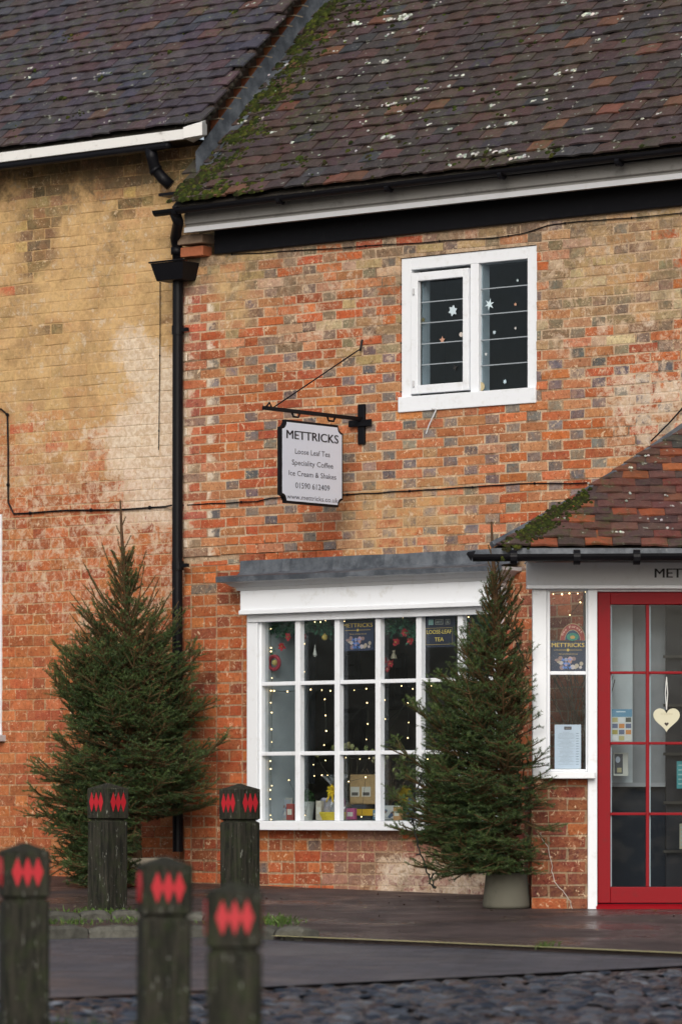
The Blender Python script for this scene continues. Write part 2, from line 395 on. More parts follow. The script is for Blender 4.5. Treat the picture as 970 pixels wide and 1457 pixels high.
# ------------------------------------------------------------------ bricks
def rect_sub(rects, op):
    out = []
    ox0, ox1, oz0, oz1 = op
    for (a, b, c, d) in rects:
        if b <= ox0 or a >= ox1 or d <= oz0 or c >= oz1: out.append((a, b, c, d)); continue
        if a < ox0: out.append((a, ox0, c, d))
        if b > ox1: out.append((ox1, b, c, d))
        x0, x1 = max(a, ox0), min(b, ox1)
        if c < oz0: out.append((x0, x1, c, oz0))
        if d > oz1: out.append((x0, x1, oz1, d))
    return out
def brickwork(mb, to, u0, u1, z0, z1, ops, colf, bond, mortar, vf=lambda u, z: 0., ch=.075, stl=.225, thick=.2, phase=0., joint=.0105, rough=1.):
    # to(u, v, z) -> world. bricks first
    nc = int(math.ceil((z1-z0)/ch))
    for i in range(nc):
        zc0 = z0+i*ch; zc1 = min(zc0+ch, z1); bd = bond(i, (zc0+zc1)/2) if callable(bond) else bond
        u = u0-.5+phase+((i % 2)*(.169 if bd == 'F' else .1125)); k = 0
        while u < u1:
            if bd == 'F': L = stl if k % 2 == 0 else stl/2
            elif bd == 'H': L = stl/2
            else: L = stl
            hd = L < stl*.8
            a, b = max(u+joint/2, u0), min(u+L-joint/2+random.uniform(-.003, .003), u1)
            u += L; k += 1
            if b-a < .02: continue
            rects = [(a, b, zc0+joint/2, zc1-joint/2)]
            for op in ops: rects = rect_sub(rects, op)
            cu, cz = (a+b)/2, (zc0+zc1)/2
            col = colf(cu, cz, hd); off = vf(cu, cz)+max(-.0004, random.gauss(.0004, .0014))*rough; wv = nz(cu, cz, 5, 1.3)*.009
            for (ra, rb, rc, rd) in rects:
                if rb-ra < .015 or rd-rc < .012: continue
                j = lambda s=.0036: random.uniform(-s, s)*rough
                P4 = [(ra+j(), rc+j()+wv), (rb+j(), rc+j()+wv), (rb+j(), rd+j()+wv), (ra+j(), rd+j()+wv)]
                e = .0026*rough; cx_, cz_ = (ra+rb)/2, (rc+rd)/2; vs = []
                for (pu, pz) in P4: vs.append(to(pu, -.03+off, pz))
                for (pu, pz) in P4: vs.append(to(pu, -.0022*rough+off, pz))
                for (pu, pz) in P4:
                    vs.append(to(pu+math.copysign(e, cx_-pu), off+random.uniform(-.0015, .001), pz+math.copysign(e, cz_-pz)))
                fs = [(8, 9, 10, 11)]
                for q in range(4):
                    r_ = (q+1) % 4; fs += [(q, r_, 4+r_, 4+q), (4+q, 4+r_, 8+r_, 8+q)]
                mb.add(vs, fs, col)
    # mortar face on a grid cut at the openings
    us = sorted(set([u0, u1]+[x for o_ in ops for x in o_[:2] if u0 < x < u1]+[u0+.16*k for k in range(1, int((u1-u0)/.16)+1)]))
    zs = sorted(set([z0, z1]+[x for o_ in ops for x in o_[2:] if z0 < x < z1]+[z0+.16*k for k in range(1, int((z1-z0)/.16)+1)]))
    idx = {}
    def vid(i, j):
        if (i, j) not in idx:
            idx[(i, j)] = len(mb.v); mb.v.append(tuple(to(us[i], -.0014*rough-.0010+vf(us[i], zs[j]), zs[j])))
        return idx[(i, j)]
    for i in range(len(us)-1):
        for j in range(len(zs)-1):
            cu, cz = (us[i]+us[i+1])/2, (zs[j]+zs[j+1])/2
            if any(o_[0] < cu < o_[1] and o_[2] < cz < o_[3] for o_ in ops): continue
            mb.f.append((vid(i, j), vid(i+1, j), vid(i+1, j+1), vid(i, j+1))); mb.c.append(mortar(cu, cz) if callable(mortar) else mortar)
    rects = [(u0, u1, z0, z1)]
    for op in ops: rects = rect_sub(rects, op)
    for (a, b, c, d) in rects:
        vs = [to(x, y, z) for z in (c, d) for y in (-.035, -thick) for x in (a, b)]
        mb.add(vs, [(0, 2, 3, 1), (4, 5, 7, 6), (0, 1, 5, 4), (2, 6, 7, 3), (0, 4, 6, 2), (1, 3, 7, 5)], (.2, .13, .1))
def jit(c, s=.18):
    q = 1+random.uniform(-s, s); return (c[0]*q*(1+random.uniform(-.08, .08)), c[1]*q*(1+random.uniform(-.12, .12)), c[2]*q*(1+random.uniform(-.1, .05)))
TOW = lambda u, v, z: Vector((u, -v, z))

# shop building facade -------------------------------------------------
GSH = min(gz(X_(1400), 0), 0)-.25
XL = X_(262); XR = X_(1330)
zt = Z_(485, 345)                                    # top of the brick
UW = (X_(572), X_(766), Z_(567, 588), Z_(573, 368))  # upper window
SW = (X_(352), X_(708), Z_(372, 1180, .0), Z_(350, 842))   # shop window opening
def zone(u, z): x, y, _ = proj((u, 0, z)); return x, y
def col_right(u, z, hd):
    x, y = zone(u, z); x += nz(u, z, 1, 3)*25; y += nz(u, z, 2, 3)*30
    if y > 797:
        c = random.choice([(.42, .100, .036), (.34, .078, .032), (.48, .135, .048), (.25, .062, .034)])
        if random.random() < .05: c = (.15, .12, .11)
        if y > 1185 and 470 < x < 740: c = random.choice([(.28, .12, .09), (.33, .17, .13), (.24, .13, .1)])
        if x > 700: c = random.choice([(.30, .085, .05), (.36, .1, .05), (.22, .07, .05), (.42, .12, .05)])
        return jit(c)
    up = 1-sm(440, 560, y)
    if x < 285: c = random.choice([(.45, .13, .07), (.38, .12, .08), (.30, .2, .14)]); return jit(c)
    grey = .9 if (y > 540 and x > 520) else .62
    if hd and random.random() < grey:
        c = random.choice([(.17, .15, .15), (.21, .18, .165), (.13, .12, .13), (.26, .21, .18)])
        if up > .5: c = random.choice([(.22, .17, .12), (.18, .15, .13), (.26, .2, .14)])
        return jit(c)
    if random.random() < up*(.72 if x > 770 or y < 400 else .50):
        return jit(random.choice([(.36, .24, .13), (.28, .20, .13), (.46, .32, .17), (.42, .23, .13), (.22, .165, .11), (.5, .38, .25)]))
    if 470 < x < 720 and y > 600: return jit(random.choice([(.46, .165, .075), (.50, .20, .095), (.42, .13, .06), (.38, .2, .12)]))
    return jit(random.choice([(.47, .125, .046), (.42, .10, .040), (.50, .16, .065), (.34, .085, .042), (.42, .165, .08), (.48, .21, .11)]))
def wash_right(p):
    u, z = p[0], p[2]; x, y = zone(u, z)
    if y > 797: 
        wq = sm(430, 560, x+nz(u, z, 3, 3)*40)*sm(1190, 1225, y)
        return (.05, .12+.27*wq, .18*sm(1180, 1250, y)+.1*wq)
    o = .15+.13*sm(770, 830, x)*(1-sm(440, 540, y))+.20*(1-sm(330, 420, x))*(1-sm(520, 640, y))*sm(285, 310, x)+.10*(1-sm(400, 520, y))
    o += .25*sm(640, 690, y)*sm(470, 500, x)*(1-sm(640, 720, x))
    o *= sm(275, 290, x)
    wt = .205+.10*(1-sm(480, 640, y))*sm(330, 420, x)
    for cx_, wd in ((268, 6), (301, 4)): wt = max(wt, .62*math.exp(-((x-cx_)/wd)**2)*(1-sm(800, 860, y))*sm(395, 430, y))
    wt += .14*sm(820, 900, x)*sm(500, 560, y)*(1-sm(620, 700, y))
    g = .15+.17*(1-sm(400, 520, y))
    return (o, wt, g)
def mort_r(u, z):
    x, y = zone(u, z)
    q = random.random()
    if y > 797: return (.38, .26, .165) if q < .85 else (.24, .16, .1)
    return (.52, .39, .265) if q < .78 else (.38, .27, .17) if q < .93 else (.2, .145, .10)
def bond_r(i, z): return 'E' if z < Z_(480, 797) and i % 2 else ('H' if z < Z_(480, 797) and i % 4 == 0 else 'F')
def vf_r(u, z):
    y = zone(u, z)[1]
    return .0 if y > 797 else .022+nz(u, z, 8, .8)*.008
shop = thing('shop_building', (X_(485), 0, gz(X_(485), 0)), 'orange and grey brick shop with mossy tiled roof and wide white shop window', 'building')
mb = MB()
zsp = Z_(480, 797)
brickwork(mb, TOW, XL, XR, GSH, zsp, [SW], col_right, lambda i, z: 'S' if i % 2 else 'H', mort_r, vf_r)
brickwork(mb, TOW, XL, XR, zsp, zt, [UW, SW], col_right, 'F', mort_r, vf_r, ch=.0634, joint=.0095, stl=.222)
obj('brick_wall', mb, M['brick'], shop, attrs={'Wash': wash_right})

# left building --------------------------------------------------------
VL = -.12
XLL = X_(-420, VL); XLR = X_(284, .13)-.07
ztl = Z_(0, 238, VL)
LWIN = (X_(-170, VL), X_(3.5, VL), Z_(0, 1046, VL), Z_(0, 732, VL))
def zoneL(u, z): x, y, _ = proj((u, -VL, z)); return x, y
def dpatch(u, z):
    y = zoneL(u, z)[1]; return .9*sm(-.12, .3, nz(u, z, 6, 2.1)+.5*nz(u, z, 7, 6)+.45*(1-sm(240, 420, y)))*(1-sm(430, 520, y))
def col_left(u, z, hd):
    x, y = zoneL(u, z); y += nz(u, z, 4, 2)*60
    if random.random() < .01 and y < 700: return (.5, .12, .06)
    if y < 500 and random.random() < dpatch(u, z): return jit(random.choice([(.19, .135, .075), (.15, .11, .065), (.24, .165, .085)]), .2)
    if y < 560: c = random.choice([(.46, .30, .14), (.38, .25, .12), (.52, .33, .15), (.33, .22, .11)])
    elif y < 720: c = random.choice([(.48, .22, .10), (.50, .27, .14), (.46, .17, .08)])
    else: c = random.choice([(.43, .125, .048), (.38, .105, .042), (.47, .155, .062), (.33, .09, .04)])
    return jit(c, .12)
def wash_left(p):
    x, y = zoneL(p[0], p[2]); dp = dpatch(p[0], p[2]); x += nz(p[0], p[2], 1, 2)*45+nz(p[0], p[2], 1, 9)*18; y += nz(p[0], p[2], 2, 2)*70
    o = -.30*dp+.56-.20*sm(500, 690, y)-.12*sm(660, 800, y)-.2*sm(860, 1060, y)
    wt = .16+.30*sm(110, 225, x)*sm(420, 520, y)*(1-sm(680, 800, y))+.16*sm(540, 640, y)*(1-sm(850, 980, y))
    g = .10+.18*(1-sm(400, 520, y)) - .18*sm(205, 235, x)+.10*(1-sm(250, 300, y))
    return (o, wt, g)
cot = thing('brick_cottage', (X_(100, VL), -VL, gz(X_(100), 0)), 'ochre washed brick house with plum tiled roof and white gutter board', 'building')
mb = MB()
brickwork(mb, TOWL := (lambda u, v, z: Vector((u, -VL-v, z))), XLL, XLR, GSH, ztl, [LWIN], col_left, 'F', lambda u, z: (.50, .34, .19) if zoneL(u, z)[1] < 900 and zoneL(u, z)[1] > 660 else (.42, .27, .15) if zoneL(u, z)[1] > 660 else (.50, .34, .165), lambda u, z: 0., joint=.007, phase=.07, rough=1.05)
# gable flank (normal +X)
obj('brick_wall', mb, M['brick'], cot, attrs={'Wash': wash_left})
mb = MB()
TOG = lambda u, v, z: Vector((XLR+v, -VL+u, z))
pitch = R(45)
zE_L = Z_(0, 214, .13)                                # left tile edge
zE_R = Z_(485, 264, .30)                              # right tile edge
LR0 = lambda v: zE_L+(.13-v)*math.tan(pitch)
# brick flank under the verge: stepped blocks showing as little teeth above the lead
for k in range(34):
    y0 = .02+k*.082; zb = zE_L+(.13+y0)*1.0
    mb.fbox(WF, (XLR-.08, -VL+y0, zb-.40), (XLR+.012, -VL+y0+.080, zb-.075), jit((.34, .12, .06)))
    mb.fbox(WF, (XLR-.08, -VL+y0-.01, zb-.075), (XLR+.024, -VL+y0+.083, zb-.066), (.30, .24, .17))
mb.prism([Vector((XLR-.09, -VL+.0, zE_L-.45)), Vector((XLR-.09, 3.2, zE_L-.45+3.0)), Vector((XLR-.09, 3.2, zE_L+3.2+.09)), Vector((XLR-.09, -VL-.02, zE_L+.13-.14+.12))], Vector((.03, 0, 0)), (.08, .05, .035))
obj('gable_bricks', mb, M['col'], cot)

# ------------------------------------------------------------------ tiled roofs
def tiles(mb, O, eu, es, en, us, ns, gauge, keep, colf, tw=.166, lift=.014, ulo=None):
    """tile courses on the plane O + eu*u + es*s"""
    for i in range(ns):
        s0 = i*gauge; off = (i % 2)*tw/2+random.uniform(-.01, .01); u = us[0]+off-tw
        while u < us[1]:
            w_ = tw*random.uniform(.96, 1.03); c = u+w_/2
            if keep(O+eu*c+es*(s0+gauge*.5), c, s0) or (ulo and keep(O+eu*(u+w_)+es*s0, c, s0)):
                nv0 = len(mb.v)
                sg = nz(c, s0, 9, 1.1)*.018+random.gauss(0, .0018)
                l0 = lift+.008+random.gauss(0, .002); l1 = .0; r_ = random.gauss(0, .006); th = .013; dz = random.gauss(0, .003)
                vs = []
                for (uu, ss, ln) in ((u+.0015, s0, l0), (u+w_-.0015, s0, l0), (u+w_-.0015, s0+.17, l1), (u+.0015, s0+.17, l1)):
                    t_ = (uu-c)/tw
                    for h in (0, th): vs.append(O+eu*uu+es*(ss+dz+r_*t_*.5)+en*(ln+sg+h+(.0018*math.copysign(1, r_)*t_*2)))
                # camber: add a mid point along the lower edge
                vs.append(O+eu*c+es*(s0+dz)+en*(l0+sg+.006)); vs.append(O+eu*c+es*(s0+dz)+en*(l0+sg+th+.006))
                vs.append(O+eu*c+es*(s0+dz+.17)+en*(l1+sg+th+.006))
                if ulo:
                    for q_ in range(len(vs)):
                        d_ = vs[q_]-O; uu_ = d_.dot(eu); lo_ = ulo(d_.dot(es)); vs[q_] = vs[q_]+eu*max(0, lo_-uu_)
                fs = [(1, 9, 10, 7), (9, 3, 5, 10), (0, 8, 9, 1), (8, 2, 3, 9), (2, 4, 5, 3), (0, 1, 7, 6)]
                mb.add(vs, fs, colf(O+eu*c+es*s0))
            u += w_
def tcol_right(p):
    k = random.random()
    c = (.070, .046, .043) if k < .45 else (.056, .043, .043) if k < .74 else (.088, .050, .043) if k < .90 else (.052, .047, .055) if k < .97 else (.15, .065, .042)
    return jit(c, .2)
def tcol_left(p):
    k = random.random()
    c = (.066, .052, .064) if k < .5 else (.076, .050, .054) if k < .75 else (.055, .053, .072) if k < .95 else (.11, .06, .05)
    return jit(c, .2)
es = Vector((0, math.cos(pitch), math.sin(pitch))); en = Vector((0, -math.sin(pitch), math.cos(pitch))); eu = Vector((1, 0, 0))
OR = Vector((0, -.30, zE_R)); OL = Vector((0, -.13, zE_L))
XRE = X_(243, .30); XVL = X_(284, .13)-.01
mb = MB()
keepR = lambda p, u, s: p.x > XRE and (p.y < -VL-.02 or p.x > XLR+.02)
tiles(mb, OR, eu, es, en, (XRE, X_(1350)), 36, .102, keepR, tcol_right)
# boarding under the tiles
a = OR-en*.03
mb.prism([a+eu*XRE, a+eu*X_(1400), a+eu*X_(1400)+es*3.7, a+eu*XRE+es*3.7], en*.012, (.04, .035, .03))
for k in range(36):                                    # slips that even out the left verge where it runs over the party wall
    pass
roofR = obj('roof', mb, M['tile'], shop)
mb = MB()
tiles(mb, OL, eu, es, en, (XLL, XVL), 34, .102, lambda p, u, s: p.x < XVL, tcol_left)
a = OL-en*.03
mb.prism([a+eu*XLL, a+eu*(XVL-.06), a+eu*(XVL-.06)+es*3.5, a+eu*XLL+es*3.5], en*.012, (.04, .035, .03))
roofL = obj('roof', mb, M['tile'], cot)
# verge: mortar bed with rough edge
mb = MB()
for k in range(60):
    s0 = k*.058
    mb.ball(OL+eu*(XVL-.012+random.uniform(-.01, .01))+es*(s0)+en*(-.022+random.uniform(-.006, .006)), .034, 7, 5, jit((.055, .045, .035), .3), (1.0, 1.3, .9))
for k in range(34):
    mb.fbox((OL+eu*(XVL-.05)+es*(k*.102+.004)+en*(-.012), eu, es, en), (0, 0, 0), (.062, .098, .013), jit((.07, .045, .04), .3))
obj('verge', mb, M['kerb'], cot)
# lead flashing: upstand on the flank and apron on the lower roof
mb = MB(); LB = MB()
hU = [.175, .0]
n = 26
pr = []
for k in range(n+1):
    s = .26+k*.135; p = OR+es*s
    pr.append(p)
for k in range(n):
    p, q = pr[k], pr[k+1]
    wob = lambda i: nz(i*.7, 2, 2)*.02
    for xa, xb, za, zb in ((XLR+.022, XLR+.030, .19, .035), (XLR+.030, XLR+.13, .036, .045)):
        mb.quad(Vector((xb+wob(k), p.y, p.z+zb)), Vector((xb+wob(k+1), q.y, q.z+zb)), Vector((xa, q.y, q.z+za)), Vector((xa, p.y, p.z+za)))
    mb.fbox((Vector((XLR-.02, p.y, p.z-.1)), eu, es, en), (0, 0, -.1), (.03, .14, .08))
# lead over the eave corner
pA = Vector((X_(262, .12), -.12+.02, zE_R+.20)); 
mb.quad(Vector((XRE+.08, -.16, zE_R+.16)), Vector((XLR+.14, -.16, zE_R+.185)), Vector((XLR+.10, -VL-.01, zE_R+.47)), Vector((XRE+.10, -VL-.01, zE_R+.45)))
obj('lead_flashing', mb, M['lead'], roofR)

# moss and lichen on the roofs
def scatter_moss(name, parent, pts, mat, cols, rr=(.008, .022), flat=.55):
    mb = MB()
    for p, nrm, sc_ in pts:
        r_ = random.uniform(*rr)*sc_; n = 6; vs = [p+nrm*r_*flat*random.uniform(.7, 1.2)]
        a = nrm.orthogonal().normalized(); b = nrm.cross(a); g0 = random.random()*6
        for k in range(n):
            g = g0+2*math.pi*k/n; q = r_*random.uniform(.65, 1.3); vs.append(p+(a*math.cos(g)+b*math.sin(g))*q*.6+nrm*r_*flat*.6)
        for k in range(n):
            g = g0+2*math.pi*k/n; q = r_*random.uniform(.8, 1.25); vs.append(p+(a*math.cos(g)+b*math.sin(g))*q-nrm*.004)
        fs = [(0, 1+k, 1+(k+1) % n) for k in range(n)]+[(1+k, 7+k, 7+(k+1) % n, 1+(k+1) % n) for k in range(n)]
        mb.add(vs, fs, jit(random.choice(cols), .3))
    return tag(obj(name, mb, mat, parent, smooth=False), kind='stuff')
mc = [(.036, .046, .011), (.024, .032, .009), (.060, .070, .014), (.030, .026, .013)]
pts = []
for k in range(15000):                                 # right roof
    u = random.uniform(XRE, X_(1100)); s = random.uniform(0, 3.0); p = OR+eu*u+es*s
    if not keepR(p, u, s): continue
    x, y, _ = proj(p)
    if y < -40: continue
    band = XLR+.12-u; near = math.exp(-((u-(XLR+.22))/.17)**2) if s > .2 else 0
    corner = math.exp(-((u-XRE)/.45)**2-(s/.3)**2)
    low = .05*math.exp(-s/.5)+.018+.05*max(0, nz(u, s, 3, 1.6))
    pr_ = 1.0*near*sm(-.25, .35, nz(u, s, 1, 4)+.12)+.8*corner*sm(-.2, .3, nz(u, s, 1, 6))+low*sm(.0, .35, nz(u, s, 7, 7))*3
    if random.random() < pr_: pts.append((p+en*(.026+.01*(1-(s % .102)/.102)), en, random.uniform(.7, 1.3)))
for k in range(6500):
    s = random.uniform(.02, 2.9); q = random.random()
    u = XLR+.06+abs(random.gauss(0, .20)) if q < .82 else XRE+random.random()**1.5*1.0
    if q >= .82: s = random.random()**1.6*.35
    elif s < .25: continue
    p = OR+eu*u+es*s; dd = nz(u, s, 1, 5)+.45*nz(u, s, 4, 14)
    if keepR(p, u, s) and random.random() < sm(-.15, .25, dd+.04-(.5*(u-XLR-.06) if q < .82 else .5*s)): pts.append((p+en*(.024+.01*(1-(s % .102)/.102)), en, random.uniform(.8, 1.6)))
scatter_moss('moss', roofR, pts, M['moss'], mc)
pts = []
for k in range(5000):
    u = random.uniform(X_(-60), XVL-.05); s = random.uniform(0, 2.6); p = OL+eu*u+es*s
    if random.random() < .45*sm(.28, .5, nz(u, s, 12, 5)): pts.append((p+en*.03, en, random.uniform(.6, 1.1)))
scatter_moss('moss', roofL, pts, M['moss'], mc)
lc = [(.44, .46, .44), (.54, .55, .51), (.32, .35, .32)]
pts = []
for k in range(330):
    u = random.uniform(XRE, X_(1050)); s = random.uniform(0, 2.9); c = OR+eu*u+es*(math.floor(s/.102)*.102+random.uniform(.012, .05))
    if not keepR(c, u, s): continue
    big = random.random()**3
    for j in range(1+int(big*9)): pts.append((c+eu*random.gauss(0, .012+.018*big)+es*random.gauss(0, .006)+en*.034, en, .8+.7*big))
scatter_moss('lichen', roofR, pts, M['lichen'], lc, (.007, .014), .18)
pts = []
for k in range(45):
    u = random.uniform(X_(-40), XVL-.1); s = random.uniform(0, 2.6); c = OL+eu*u+es*(math.floor(s/.102)*.102+.03)
    for j in range(random.randint(1, 5)): pts.append((c+eu*random.gauss(0, .02)+es*random.gauss(0, .008)+en*.036, en, .8))
scatter_moss('lichen', roofL, pts, M['lichen'], lc, (.007, .014), .18)

# ------------------------------------------------------------------ eaves, gutters, pipes
XE1 = X_(1350)
mb = MB()
mb.box(X_(312), XE1, -.055, .05, zt, zt+.205)
obj('wall_plate', mb, M['black'], shop, bevel=.006)
mb = MB()
zb = Z_(485, 307, .20)                                # weathered board
mb.sweep([(-.21, zb), (-.16, zb), (-.16, zb+.14), (-.225, zb+.14), (-.225, zb+.055), (-.21, zb+.045)], WF, X_(266, .2), XE1)
mb.sweep([(-.06, zb+.105), (-.16, zb+.10), (-.16, zb+.125), (-.06, zb+.125)], WF, X_(266, .2), XE1)
obj('fascia_board', mb, M['board'], shop, bevel=.003)
mb = MB()
mb.box(X_(266, .2), XE1, -.2285, -.2255, zb-.004, zb+.030)
obj('board_bead', mb, M['grey'], shop)
mb = MB()                                             # soffit closing down to wall plate
mb.box(X_(300), XE1, -.16, .05, zt+.225, zt+.24)
mb.box(X_(245, .1), XE1, -.24, .3, zt+.40, zt+.42)
obj('soffit', mb, M['black'], shop)
def half_gutter(mb, a, b, r, up=ZV, out=None, n=9, th=.004):
    a, b = Vector(a), Vector(b); d = (b-a).normalized(); o_ = d.cross(ZV).normalized()
    vs = []; fs = []
    for p in (a, b):
        for rr in (r, r-th):
            for k in range(n):
                g = math.pi*k/(n-1); vs.append(p+o_*math.cos(g)*rr-ZV*math.sin(g)*rr)
    for k in range(n-1):
        fs += [(k, k+1, 2*n+k+1, 2*n+k), (n+k+1, n+k, 3*n+k, 3*n+k+1), (k+1, k, n+k, n+k+1), (2*n+k, 2*n+k+1, 3*n+k+1, 3*n+k)]
    fs += [(0, 2*n, 3*n, n), (n-1, 2*n-1, 4*n-1, 3*n-1)]
    vs_n = len(vs); vs += [a, b]
    fs += [tuple([k for k in range(n)]), tuple([2*n+k for k in range(n)])]
    mb.add(vs, fs)
zg = Z_(485, 268, .31)
mb = MB(); half_gutter(mb, (X_(219, .33), -.31, zg-.012), (XE1, -.31, zg+.015), .038)
for k in range(7):
    x = X_(250, .3)+k*.9; mb.tube([(x, -.31, zg-.030), (x+.03, -.31, zg-.030)], .034, 12)
mb.box(XRE+.02, XE1, -.25, -.235, zb+.128, zE_R+.03)
obj('gutter', mb, M['black'], shop, smooth=False)
# brick corbel below the board
mb = MB()
for i, (w_, z0, z1) in enumerate(((.20, Z_(285, 367), Z_(285, 353)), (.22, Z_(285, 350), Z_(285, 337)))):
    mb.box(X_(270), X_(270)+w_, -.10-.03*i, .0, z0, z1, (.28, .2, .14) if i else (.40, .13, .06))
obj('corbel_bricks', mb, M['col'], shop, bevel=.006)
# downpipe with hopper
px_ = X_(254, .07); yv = -.075
mb = MB()
mb.tube([(px_, yv, Z_(253, 1212, .07)), (px_-.005, yv, Z_(250, 800, .07)), (px_, yv, Z_(252, 398, .07))], .036, 14)
for yy in (470, 805, 1100):
    z_ = Z_(253, yy, .07); mb.tube([(px_, yv, z_-.03), (px_, yv, z_+.03)], .042, 14); mb.box(px_, px_+.09, yv-.012, yv+.012, z_-.012, z_+.012)
pipe = obj('downpipe', mb, M['black'], shop, smooth=False)
mb = MB()
zh0, zh1 = Z_(250, 399, .12), Z_(250, 374, .12)
mb.add([Vector((px_+a*q, yv-.02+b*q2, z)) for z, q, q2 in ((zh0, .115, .07), (zh1, .145, .10)) for a, b in ((-1, -1), (1, -1), (1, 1), (-1, 1))],
       [(3, 2, 1, 0), (0, 1, 5, 4), (1, 2, 6, 5), (2, 3, 7, 6), (3, 0, 4, 7), (4, 5, 6, 7)])
mb.box(px_-.155, px_+.155, yv-.13, yv-.115, zh1, zh1+.012)
obj('hopper', mb, M['black'], pipe, bevel=.004)
mb = MB()
xg_ = X_(250, .29); mb.tube([(px_, yv, zh1), (px_+.005, yv-.01, zh1+.10), (px_+.02, yv-.05, zh1+.17), (xg_-.01, -.25, zg-.09), (xg_, -.30, zg-.03)], .037, 12)
mb.tube([(px_+.003, yv-.01, zh1+.06), (px_+.006, yv-.015, zh1+.11)], .044, 12)
obj('swan_neck', mb, M['black'], pipe, smooth=True)
# left eaves
mb = MB()
zl = Z_(0, 231, .17)
mb.box(XLL, X_(268, .17), -.17, -.145, zl, zl+.068)
obj('fascia_board', mb, M['oldwhite'], cot, bevel=.003)
mb = MB()
mb.add([Vector(p) for p in ((X_(262, .18), -.19, zl-.0), (X_(288, .18)-.01, -.17, zl+.01), (X_(288, .1), -.05, zl+.03), (X_(262, .1), .0, zl+.0),
        (X_(262, .18), -.19, zl+.075), (X_(288, .18)-.01, -.17, zl+.10), (X_(288, .1), -.05, zl+.14), (X_(262, .1), .0, zl+.10))],
       [(3, 2, 1, 0), (0, 1, 5, 4), (1, 2, 6, 5), (2, 3, 7, 6), (3, 0, 4, 7), (4, 5, 6, 7)])
obj('box_end', mb, M['oldwhite'], cot, bevel=.003)
mb = MB(); mb.box(XLL, XVL-.1, -.142, .16, zl+.005, zl+.02); obj('soffit', mb, M['black'], cot)
mb = MB(); mb.box(XLL, X_(240, .16), -.168, -.11, zl-.05, zl-.003)
obj('gutter', mb, M['black'], cot, bevel=.02)
mb = MB()
q = [W(214, 212, .13), W(217, 224, .13), W(220, 240, .08), W(232, 254, .05), W(243, 264, .02)]
mb.tube(q, .04, 12); mb.tube([q[2]+ZV*.0, q[2].lerp(q[3], .3)], .048, 12); obj('downpipe', mb, M['black'], cot, smooth=True)
# left window at the frame's edge
def casing(parent, rect, v0, v1, wd, mat, name='window'):
    x0, x1, z0, z1 = rect; mb = MB()
    mb.box(x0, x0+wd, -v1, -v0, z0, z1); mb.box(x1-wd, x1, -v1, -v0, z0, z1); mb.box(x0+wd, x1-wd, -v1, -v0, z1-wd, z1); mb.box(x0+wd, x1-wd, -v1, -v0, z0, z0+wd)
    return obj(name, mb, mat, parent, bevel=.004)
lw = casing(cot, LWIN, VL-.05, VL+.012, .06, M['white'])
tag(lw, 'white sash window cut by the left edge of the view')
mb = MB(); mb.box(LWIN[0]-.04, LWIN[1]+.035, -VL-.09, -VL+.05, LWIN[2]-.045, LWIN[2]-.001); obj('sill', mb, M['grey'], lw, bevel=.004)
mb = MB(); mb.box(LWIN[0], LWIN[1], -VL+.03, -VL+.034, LWIN[2], LWIN[3]); obj('glass', mb, M['glass'], lw)
mb = MB(); mb.box(LWIN[0], LWIN[1], -VL+.3, -VL+.32, LWIN[2], LWIN[3], (.1, .1, .1)); obj('curtain', mb, M['room'], lw)

# ------------------------------------------------------------------ interior rooms
def room(name, x0, x1, y0, y1, z0, z1, col, floor):
    mb = MB()
    mb.quad((x0, y1, z0), (x1, y1, z0), (x1, y1, z1), (x0, y1, z1), col)
    mb.quad((x0, y0, z0), (x0, y1, z0), (x0, y1, z1), (x0, y0, z1), col)
    mb.quad((x1, y0, z0), (x1, y0, z1), (x1, y1, z1), (x1, y1, z0), col)
    mb.quad((x0, y0, z0), (x1, y0, z0), (x1, y1, z0), (x0, y1, z0), floor)
    mb.quad((x0, y0, z1), (x0, y1, z1), (x1, y1, z1), (x1, y0, z1), tuple(c*1.2 for c in col))
    return obj(name, mb, M['room'], shop)
room('shop_room', SW[0]-2.5, SW[1]+.25, .201, 3.3, -.5, SW[3]+.35, (.50, .44, .40), (.16, .13, .1))
room('upper_room', UW[0]-1.6, UW[1]+.6, .201, 2.6, UW[2]-.8, UW[3]+.3, (.24, .27, .29), (.1, .08, .07))

# ------------------------------------------------------------------ upper window
x0, x1, z0, z1 = UW
uwf = casing(shop, (x0+.003, x1-.003, z0+.003, z1-.003), -.09, .012, .078, M['white'], 'upper_window')
uwf['label'] = 'white timber casement window with narrow horizontal panes'
xm = X_(675)
mb = MB(); mb.box(X_(670), X_(681.5), -.010, .08, z0+.088, z1-.08); mb.box(x0-.004, x1+.002, -.042, .0, z0-.0, z0+.10)
obj('mullion', mb, M['white'], uwf, bevel=.004)
cs = (x0+.09, X_(669), z0+.115, z1-.105)
mb = MB(); a, b, c, d = cs; wd = .055
for bx in ((a, a+wd, c, d), (b-.045, b, c, d), (a+wd, b-.045, d-wd, d), (a+wd, b-.045, c, c+wd)): mb.box(bx[0], bx[1], -.026, .012, bx[2], bx[3])
sash = obj('casement_sash', mb, M['white'], uwf, bevel=.004)
gl1 = (a+wd, b-.045, c+wd, d-wd); gl2 = (X_(682), x1-.081, z0+.105, z1-.081)
mb = MB()
for (a, b, c, d) in (gl1, gl2): mb.box(a-.002, b+.002, .022, .025, c-.002, d+.002)
obj('glass', mb, M['glass'], uwf)
mb = MB()
for (a, b, c, d) in (gl1, gl2):
    for k in range(1, 5):
        z = c+(d-c)*k/5; mb.box(a, b, .014, .0215, z-.004, z+.003, (.30, .34, .37))
obj('glazing_bar', mb, M['flat'], uwf)
mb = MB()
